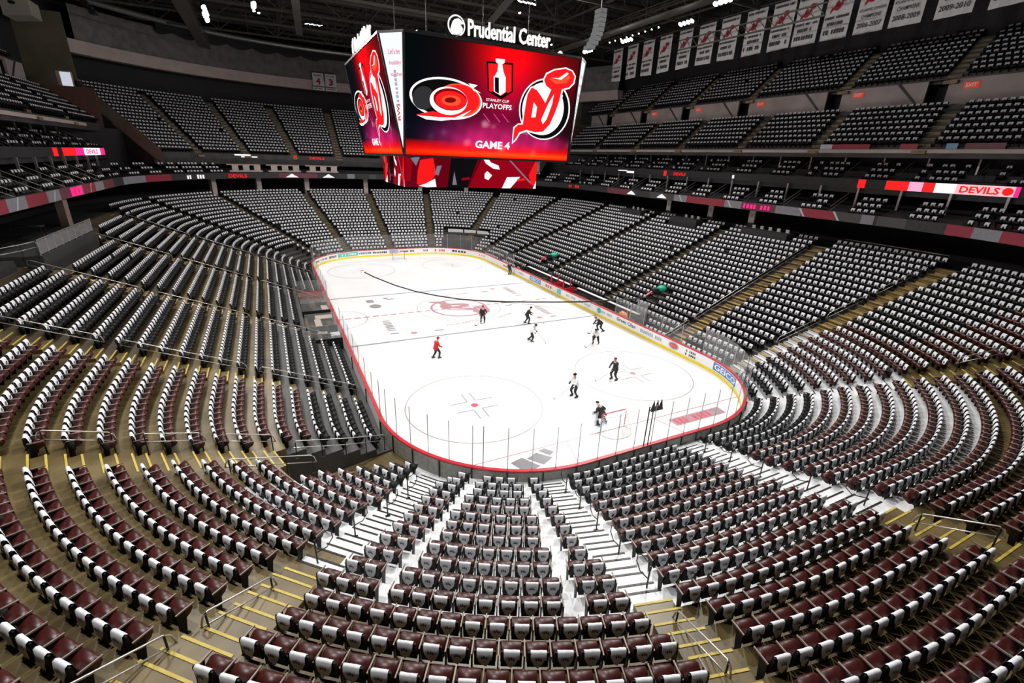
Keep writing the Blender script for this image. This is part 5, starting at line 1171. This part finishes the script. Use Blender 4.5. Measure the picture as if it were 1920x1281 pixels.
def person(x, y, z, heading, label, jersey, pants, helmet=HB, glove=GB, lean=12, hip=.92, feet=((-.17, -.05), (.17, .08)), hands=((-.32, .34, 1.02), (.30, .30, 1.05)), skates=True, goalie=False, turn=0, hs=1.05):
    """standing or skating figure; local +y is where the person faces"""
    root = empty('person', (x, y, z), math.radians(heading)); tag(root, label, 'person'); root.scale = (hs, hs, hs)
    fz = .12 if skates else .09; P = []; Rr = []; E = []; tg = []
    def v(p, r, parent=None, t=0): P.append(Vector(p)); Rr.append(r); tg.append(t); 
    ln = math.radians(lean); up = lambda h, f=0, s=0: Vector((s, -.02+math.sin(ln)*h+math.cos(ln)*f*1.0, hip+math.cos(ln)*h-math.sin(ln)*f))
    def add(p, r, par, t):
        P.append(Vector(p)); Rr.append(tuple(q*(1.36 if t == 0 else 1.28 if t == 1 else 1.05) for q in (r if isinstance(r, tuple) else (r, r)))); tg.append(t)
        if par is not None: E.append((par, len(P)-1))
        return len(P)-1
    pel = add(up(0), (.175, .13), None, 1); wa = add(up(.16), (.155, .115), pel, 0); chs = add(up(.36), (.185, .125), wa, 0); nk = add(up(.53), .062, chs, 2); hd0 = add(up(.62, .03), (.078, .085), nk, 2); hd1 = add(up(.74, .035), (.080, .095), hd0, 2); add(up(.81, .02), (.055, .06), hd1, 3)
    hand_pts = []
    for k, s in enumerate((-1, 1)):
        sh = add(up(.44, 0, s*.17), .078, chs, 0); a = up(.43, .0, s*.215); sh2 = add(a, .072, sh, 0); H = Vector(hands[k]); el, H = ik(a, H, .29, .27, (s*.7, -.35, -.6)); e = add(el, .056, sh2, 0); w = add(H.lerp(el, .1), .040, e, 0); hand_pts.append((H, (H-el).normalized()))
        hp = up(-.06, 0, s*.10); h = add(hp, .115, pel, 1); ft = Vector((feet[k][0], feet[k][1], fz)); kn, ft = ik(hp, ft, .43, .42, (s*.15, 1, .1)); kk = add(kn, .078, h, 1); sh_ = add(kn.lerp(ft, .35), .070, kk, 1); f = add(ft, .048, sh_, 1)
        if not skates: add(ft+Vector((s*.02, .16, -.04)), .04, f, 4)
    me = bpy.data.meshes.new('person_body'); me.from_pydata([tuple(p) for p in P], E, []); o = bpy.data.objects.new('person_body', me); COL.objects.link(o)
    o.modifiers.new('skin', 'SKIN').use_smooth_shade = True; sv = me.skin_vertices[0].data
    for k, r in enumerate(Rr): sv[k].radius = r; sv[k].use_root = (k == 0)
    o.modifiers.new('sub', 'SUBSURF').levels = 1; bpy.context.view_layer.update()
    nm = bpy.data.meshes.new_from_object(o.evaluated_get(bpy.context.evaluated_depsgraph_get())); bpy.data.objects.remove(o); bpy.data.meshes.remove(me)
    nm.name = 'body'; nm.materials.clear()
    for m in (jersey, pants, SKIN, HAIR, SB): nm.materials.append(m)
    segs = [(P[a], P[b_], tg[b_]) for a, b_ in E]
    for p in nm.polygons:
        c = p.center; best = min(segs, key=lambda q: (c-(q[0]+(q[1]-q[0])*max(0, min(1, (c-q[0]).dot(q[1]-q[0])/max((q[1]-q[0]).length_squared, 1e-9))))).length); p.material_index = best[2]; p.use_smooth = True
    bo = bpy.data.objects.new('body', nm); COL.objects.link(bo); bo.parent = root
    # jersey skirt over the hips
    b = B(); n = 14; V = []
    for h, rx, ry in ((.20, .19, .145), (.02, .225, .185), (-.14, .235, .20)):
        for j in range(n): a = 2*math.pi*j/n; V.append(up(h, ry*math.sin(a), rx*math.cos(a)))
    b.add(V, [(r*n+j, r*n+(j+1) % n, (r+1)*n+(j+1) % n, (r+1)*n+j) for r in range(2) for j in range(n)]); b.obj('jersey_hem', jersey, root, True)
    # face
    hc = up(.70, .04); fw = Vector((0, math.cos(ln), -math.sin(ln)*.6)).normalized(); uu = Vector((0, 0, 1))
    b = B(); b.ball(hc+fw*.098, .014, .02, .022); b.obj('nose', SKIN, root); b = B(); b.ball(hc+fw*.085+Vector((-.032, 0, .028)), .011, .008, .007); b.ball(hc+fw*.085+Vector((.032, 0, .028)), .011, .008, .007); b.box(hc.x-.025, hc.x+.025, hc.y+fw.y*.088-.005, hc.y+fw.y*.088+.005, hc.z-.05, hc.z-.042); b.obj('face_features', HAIR, root)
    b = B(); [b.ball(hc+Vector((s*.083, 0, .0)), .014, .02, .032) for s in (-1, 1)]; b.obj('ears', SKIN, root)
    if helmet:
        b = B(); c = up(.765, .02); V = []; m_ = 5; n = 12
        for a_ in range(m_+1):
            th = math.pi*.56*a_/m_
            for j in range(n): ph = 2*math.pi*j/n; V.append(c+Vector((.112*math.sin(th)*math.cos(ph), .135*math.sin(th)*math.sin(ph), .115*math.cos(th)-(.02 if a_ == m_ and math.sin(ph) < 0 else 0))))
        b.add(V, [(r*n+j, (r+1)*n+j, (r+1)*n+(j+1) % n, r*n+(j+1) % n) for r in range(m_) for j in range(n)]); b.obj('helmet', helmet, root, True)
    for k, (H, d) in enumerate(hand_pts):
        s = (-1, 1)[k]; b = B(); side = d.cross(Vector((0, 0, 1))).normalized() if abs(d.z) < .95 else Vector((1, 0, 0)); nn = side.cross(d)
        b.tube([H-d*.13, H-d*.04], .062, 8, rr=[.06, .05]); b.hexa([H-d*.05-side*.045-nn*.022, H-d*.05+side*.045-nn*.022, H-d*.05+side*.045+nn*.022, H-d*.05-side*.045+nn*.022, H+d*.045-side*.05-nn*.02, H+d*.045+side*.05-nn*.02, H+d*.045+side*.05+nn*.02, H+d*.045-side*.05+nn*.02])
        for q in range(4):
            o_ = side*(-.038+.025*q); L = (.85, 1, .95, .75)[q]; b.tube([H+d*.035+o_, H+d*(.035+.035*L)+o_-nn*.012, H+d*(.03+.04*L)+o_-nn*.045, H+d*.03+o_-nn*.058], .0115, 6)
        b.tube([H-d*.02-side*s*.045, H+d*.02-side*s*.068-nn*.02, H+d*.05-side*s*.05-nn*.05], .013, 6); b.obj('glove', glove, root)
    for k, s in enumerate((-1, 1)):
        if not skates: continue
        fx, fy = feet[k]; b = B(); b.tube([(fx, fy-.09, .16), (fx, fy-.07, .10), (fx, fy+.02, .085), (fx, fy+.15, .075), (fx, fy+.21, .07)], .05, 8, rr=[.055, .058, .052, .045, .025]); b.box(fx-.02, fx+.02, fy-.10, fy+.18, .028, .05); so_ = b.obj('skate', SB, root)
        B().box(fx-.005, fx+.005, fy-.13, fy+.22, .0, .03).obj('skate_blade', BLADE, so_)
    if goalie:
        for s in (-1, 1):
            fx, fy = feet[0 if s < 0 else 1]; B().hexa([(fx-.15, fy+.08, .04), (fx+.15, fy+.08, .04), (fx+.15, fy+.22, .04), (fx-.15, fy+.22, .04), (fx-.15+s*-.05, fy+.20, .82), (fx+.15+s*-.05, fy+.20, .82), (fx+.15+s*-.05, fy+.34, .80), (fx-.15+s*-.05, fy+.34, .80)]).obj('leg_pad', PADW, root)
        B().hexa([(.25, .30, .55), (.45, .30, .55), (.45, .36, .55), (.25, .36, .55), (.25, .40, .92), (.45, .40, .92), (.45, .46, .92), (.25, .46, .92)]).obj('blocker', PADW, root); B().ball((-.42, .36, .72), .15, .08, .17).obj('catching_glove', PADW, root)
        B().ball(up(.72, .05), .125, .15, .15, 12, 8).obj('mask', PADW, root, True)
    M_ = Matrix.Translation((x, y, z))@Matrix.Rotation(math.radians(heading), 4, 'Z')@Matrix.Scale(hs, 4)
    return root, [M_@h for h, d in hand_pts]
def stick(ha, hb, tip, label, m=STK):
    """stick through the two hands to its blade on the ice"""
    o = empty('hockey_stick', tip); tag(o, label, 'hockey stick'); T = Vector(tip); top = Vector(ha)+(Vector(ha)-T).normalized()*.12
    B().bar(top-T, (0, 0, .03), .032, .022).obj('shaft', m, o); d = Vector((top-T).xy.orthogonal()).normalized() if (top-T).xy.length > .01 else Vector((1, 0)); B().hexa([(-.01, -.01, 0), (d.x*.3-.01, d.y*.3, 0), (d.x*.3+.01, d.y*.3+.02, 0), (.01, .02, 0), (-.01, -.01, .075), (d.x*.3-.01, d.y*.3, .06), (d.x*.3+.01, d.y*.3+.02, .06), (.01, .02, .075)]).obj('blade', STT, o); return o
# hands are given in person space; heading 0 faces the far end, 90 faces left
def skater(x, y, h, label, tip=None, slabel=None, two=True, **k):
    r, H = person(x, y, .004, h, label, **k)
    if tip: stick(H[0], H[1], (tip[0], tip[1], .01), slabel)
    return r
skater(.37, -5.74, 160, 'person in black tracksuit standing by the centre emblem, stick blade out to the left', (-.55, -6.35), 'stick of the person in black by the centre emblem', jersey=JB, pants=PB, helmet=HR, glove=GR, lean=6, hands=((-.25, .25, 1.0), (.30, .38, .92)))
skater(-6.64, -12.57, -80, 'person in a red jacket and black pants skating alone on the left', jersey=JR, pants=PB, helmet=HR, glove=GB, lean=14, feet=((-.15, -.22), (.14, .18)), hands=((-.28, .30, .98), (.26, .34, 1.0)))
skater(4.49, -7.43, -105, 'person in black bending right with reddish gloves, just beyond the blue line', (6.15, -7.95), 'stick held out to the right by the bending person in black', jersey=JB, pants=PB, helmet=HB, glove=GR, lean=26, feet=((-.16, -.18), (.16, .12)), hands=((-.12, .55, 1.0), (.22, .42, .95)))
skater(2.53, -11.94, -140, 'player in white jersey and black pants skating below the blue line near middle', (3.55, -12.85), 'stick of the white-jersey player near the blue line, blade to the right', jersey=JW, pants=PB, lean=28, hip=.88, feet=((-.2, -.32), (.16, .12)), hands=((-.18, .40, .92), (.20, .42, .88)))
skater(10.18, -11.92, 75, 'person in black leaning over near right boards, behind the white-jersey player', (8.8, -12.3), 'stick of the leaning person in black by the right boards', jersey=JB, pants=PB, helmet=HR, lean=46, hip=.84, feet=((-.2, -.3), (.2, .12)), hands=((-.14, .62, .82), (.18, .60, .72)))
skater(7.75, -14.65, 130, 'player in white jersey bent low in front of the person in black, right side', (6.35, -15.2), 'stick of the bent white-jersey player by the right boards', jersey=JW, pants=PB, lean=38, hip=.85, feet=((-.22, -.15), (.22, .12)), hands=((-.2, .52, .85), (.18, .55, .75)))
skater(4.58, -21.39, 100, 'person in black with reddish cap standing inside the right face-off circle', (3.05, -21.2), 'stick of the person in black inside the right face-off circle', jersey=JB, pants=PB, helmet=HR, lean=8, feet=((-.2, -.05), (.2, .05)), hands=((-.22, .42, .98), (.24, .35, 1.0)))
skater(.2, -22.58, 95, 'player in white jersey with black helmet standing between the two face-off circles', (-1.35, -22.45), 'stick of the white-jersey player between the face-off circles', jersey=JW, pants=PB, lean=10, feet=((-.2, -.04), (.2, .05)), hands=((-.2, .42, 1.02), (.24, .32, 1.0)))
skater(12.35, 12.6, 180, 'person in black standing against far right boards beside the benches', jersey=JB, pants=PB, helmet=HR, lean=2)
r, H = person(-.25, -26.35, .004, 10, 'goalie with white pads and black helmet crouching in the near goal', jersey=JB, pants=PB, helmet=HB, goalie=True, lean=42, hip=.66, feet=((-.34, -.05), (.34, .0)), hands=((-.42, .42, .72), (.36, .42, .70)))
stick(H[1], H[1], (.25, -25.75, .01), 'wide stick of the crouching goalie in the near goal')
for k, (x, y, h, j) in enumerate(((14.1, 12.3, 90, JB), (13.85, 11.4, 95, JB), (14.0, 13.6, 80, JB))):
    person(x, y, 0.0, h, ['person in black standing in the far right bench', 'person in black nearest the ice in the far right bench', 'person in black at the end of the far right bench'][k], jersey=j, pants=PB, helmet=None, skates=False, lean=4, hands=((-.25, .12, .85), (.25, .15, .85)))
person(-33.4, -5.0, 8.46, 60, 'person in an orange top standing on raised platform at the upper left', jersey=JO, pants=PB, helmet=None, skates=False, lean=15, hands=((-.2, .4, 1.0), (.2, .4, 1.0)))
person(-34.2, -8.4, 8.46, 30, 'person in grey leaning beside a table on the platform, upper left edge', jersey=mat('grey_top', (.3, .3, .3), .7), pants=PB, helmet=None, skates=False, lean=20, hands=((-.2, .4, .95), (.2, .4, .95)))

# ------------------------------------------------------------------ rinkside things
BEIGE = mat('beige_table', (.62, .52, .42), .5, var=.06)
def table(x0, x1, y0, y1, h, label, m=BEIGE, z=-.03):
    o = empty("table", ((x0+x1)/2, (y0+y1)/2, z)); tag(o, label, 'table'); a, c = (x1-x0)/2, (y1-y0)/2; B().box(-a, a, -c, c, h-.02, h+.03).obj('table_top', m, o)
    for sx in (-1, 1):
        for sy in (-1, 1): B().box(sx*(a-.06)-.025, sx*(a-.06)+.025, sy*(c-.06)-.025, sy*(c-.06)+.025, 0, h-.02).obj('leg', BLKM, o)
table(-14.75, -13.25, -1.45, -.35, .8, 'pale beige scorer table beside the left boards, widest one'); table(-14.9, -14.35, -4.1, -1.55, .8, 'long narrow beige table running along the left penalty area'); table(-13.9, -13.3, 1.4, 3.0, .8, 'small pale table in left box, farther up the boards')
table(-14.9, -14.1, -5.2, -4.6, .6, 'low beige table at the near end of the left penalty area')
tag(B().box(-13.9, -13.25, -6.5, -5.6, -.03, .75).box(-13.93, -13.22, -6.53, -5.57, .75, .80).obj('equipment_case', WHITE), 'white square case with lid by the left boards', 'case')
for k, (y0, y1) in enumerate(((3.2, 7.2), (-4.4, .3), (-7.8, -5.0))):
    o = empty('penalty_bench', (-15.6, (y0+y1)/2, -.03)); tag(o, f'dark bench in the left penalty area, {["farthest", "middle", "nearest"][k]} of three', 'bench'); c = (y1-y0)/2; B().box(-.2, .2, -c, c, .44, .50).obj('seat_plank', BRN, o)
    for q in (-c+.2, c-.2): B().box(-.15, .15, q-.04, q+.04, 0, .44).obj('leg', BLKM, o)
for k, y in enumerate((-7.9, -4.5, .4, 3.1, 7.9)):
    o = empty('box_partition', (-14.5, y, -.03)); tag(o, f'clear glass partition across the left penalty area, {ordfix(k+1)} from the near end', 'glass partition'); B().box(-1.3, 1.3, -.03, .03, 0, 1.1).obj('panel', RED if k == 4 else BLKM, o); B().box(-1.3, 1.3, -.01, .01, 1.1, 2.3).obj('glass_pane', GLASSF, o)
for k, (y0, y1) in enumerate(((-11.8, -.6), (.9, 12.2))):
    o = empty('players_bench', (15.0, (y0+y1)/2, -.03)); tag(o, f"long players' bench with white back ledge along the right boards, {['nearer', 'farther'][k]} one", 'bench'); c = (y1-y0)/2
    B().box(-.75, -.35, -c, c, .48, .55).obj('seat_plank', BRN, o); B().box(.0, .12, -c, c, 0, 1.12).obj('back_wall', BLKM, o); B().box(-.08, .32, -c, c, 1.12, 1.18).obj('back_ledge', WHITE, o); B().box(-1.6, -.9, -c, c, .0, .06).obj('floor_mat', BRN, o)
    for q in np.linspace(-c+.3, c-.3, 6): B().box(-.7, -.4, q-.04, q+.04, 0, .48).obj('leg', BLKM, o)
for k, y in enumerate((-.2, 2.6)): tag(B().box(13.2, 14.9, y-.05, y+.05, -.03, 1.1).box(13.2, 13.32, y-.06, y+.06, 0, 2.1).box(14.2, 14.32, y-.06, y+.06, 0, 2.1).obj('bench_divider', RED), f'red upright divider between the two players\' benches, {["nearer", "farther"][k]}', 'divider')
o = empty('glass_enclosure', (14.0, -12.7, 0)); tag(o, 'clear glass corner enclosure at the near end of the players\' bench', 'glass partition'); B().box(-.9, 1.2, -.02, .02, 0, 2.6).obj('glass_pane', GLASSF, o); B().box(1.18, 1.22, 0, 1.4, 0, 2.6).obj('glass_pane', GLASSF, o)
for p in ((-.9, 0), (1.2, 0), (1.2, 1.4)): B().box(p[0]-.03, p[0]+.03, p[1]-.03, p[1]+.03, 0, 2.65).obj('post', ALUM, o)
tag(B().ball((13.75, -10.9, .85), .45, .6, .5).tube([(13.75, -11.3, .9), (13.75, -11.1, 1.35), (13.75, -10.7, 1.35), (13.75, -10.5, .9)], .04, 6).box(13.5, 14.0, -11.3, -10.5, -.03, .5).obj('equipment_bag', A_ORANGE), 'orange equipment bag at near end of the players\' bench', 'bag')
CVR = mat('green_cover', (.0, .38, .24), .5, var=.12, vs=3)
for k, (x, y, i, L) in enumerate(((18.3, -10.9, 5, 'green-covered television camera in the right stand, nearer one'), (17.9, 10.2, 4, 'green-covered television camera in the right stand, farther one'))):
    z = row_z(0, i); o = empty('television_camera', (x, y, z)); tag(o, L, 'camera'); 
    for a in (90, 210, 330): q = math.radians(a); B().bar((.45*math.cos(q), .45*math.sin(q), 0), (0, 0, 1.15), .05).obj('leg', BLKM, o)
    B().hexa([(-1.1, -.28, 1.1), (.1, -.28, 1.1), (.1, .28, 1.1), (-1.1, .28, 1.1), (-1.05, -.22, 1.5), (.05, -.22, 1.5), (.05, .22, 1.5), (-1.05, .22, 1.5)]).obj('camera_body', BLKM, o); B().ball((.15, 0, 1.4), .62, .42, .38, 12, 8).obj('cover', CVR, o, True); B().bar((-1.1, 0, 1.2), (-2.0, -.2, .9), .16).obj('lens', A_RED, o); B().box(-.5, .5, -.5, .5, -.02, .04).obj('platform', BLKM, o)
# thick black cable lying over the ice and up across the right boards
pts = []
for u, v, z in ((684, 511, .03), (700, 519, .03), (740, 535, .03), (780, 547, .03), (820, 555, .03), (860, 561, .03), (900, 564, .04), (950, 566, .10), (1000, 566.5, .3), (1050, 566.5, .7), (1100, 566, 1.3), (1150, 563, 1.75), (1200, 560, 2.3), (1222, 557, 2.75)):
    d = CF+CR*(u-960)/FPX-CU*(v-640.5)/FPX; t = (z-CAM[2])/d[2]; pts.append(tuple(CAM+d*t))
tag(B().tube(pts, .085, 8).obj('cable', BLKM), 'thick black cable curving across the ice to the television camera on the right', 'cable')
# far corner tunnel with its white sign boards, dark recess on the left corner
def corner_wall(c, a0, a1, d, z0, z1, m, name='wall_tunnel'):
    b = B(); sweep([(d, z0), (d, z1), (d+.2, z1), (d+.2, z0)], min(corner_t(c, a0), corner_t(c, a1)), max(corner_t(c, a0), corner_t(c, a1)), 3, True, b); return structure(b.obj(name, m))
corner_wall('NE', 35, 66, 7.2, 0, 3.0, DARK); corner_wall('NE', 35, 66, 2.0, 0, 2.2, SOOT)
o = empty('sign_board'); tag(o, 'white sign boards above the dark tunnel in the far right corner', 'sign'); b = B()
for a0, a1 in ((36, 44), (45, 53), (54, 64)): sweep([(7.0, 2.75), (7.0, 3.3), (7.1, 3.3), (7.1, 2.75)], corner_t('NE', a0), corner_t('NE', a1), 3, True, b)
b.obj('board', BANW, o)
# clutter under the left ledge
for k, (x, y) in enumerate(((-34.0, -9.4), (-33.6, 1.5), (-34.6, -3.2))): table(x-.8, x+.8, y-.4, y+.4, .9, f'small dark table on the raised platform, {["nearest", "farthest", "middle"][k]}', SOOT if k else BEIGE, 8.455)
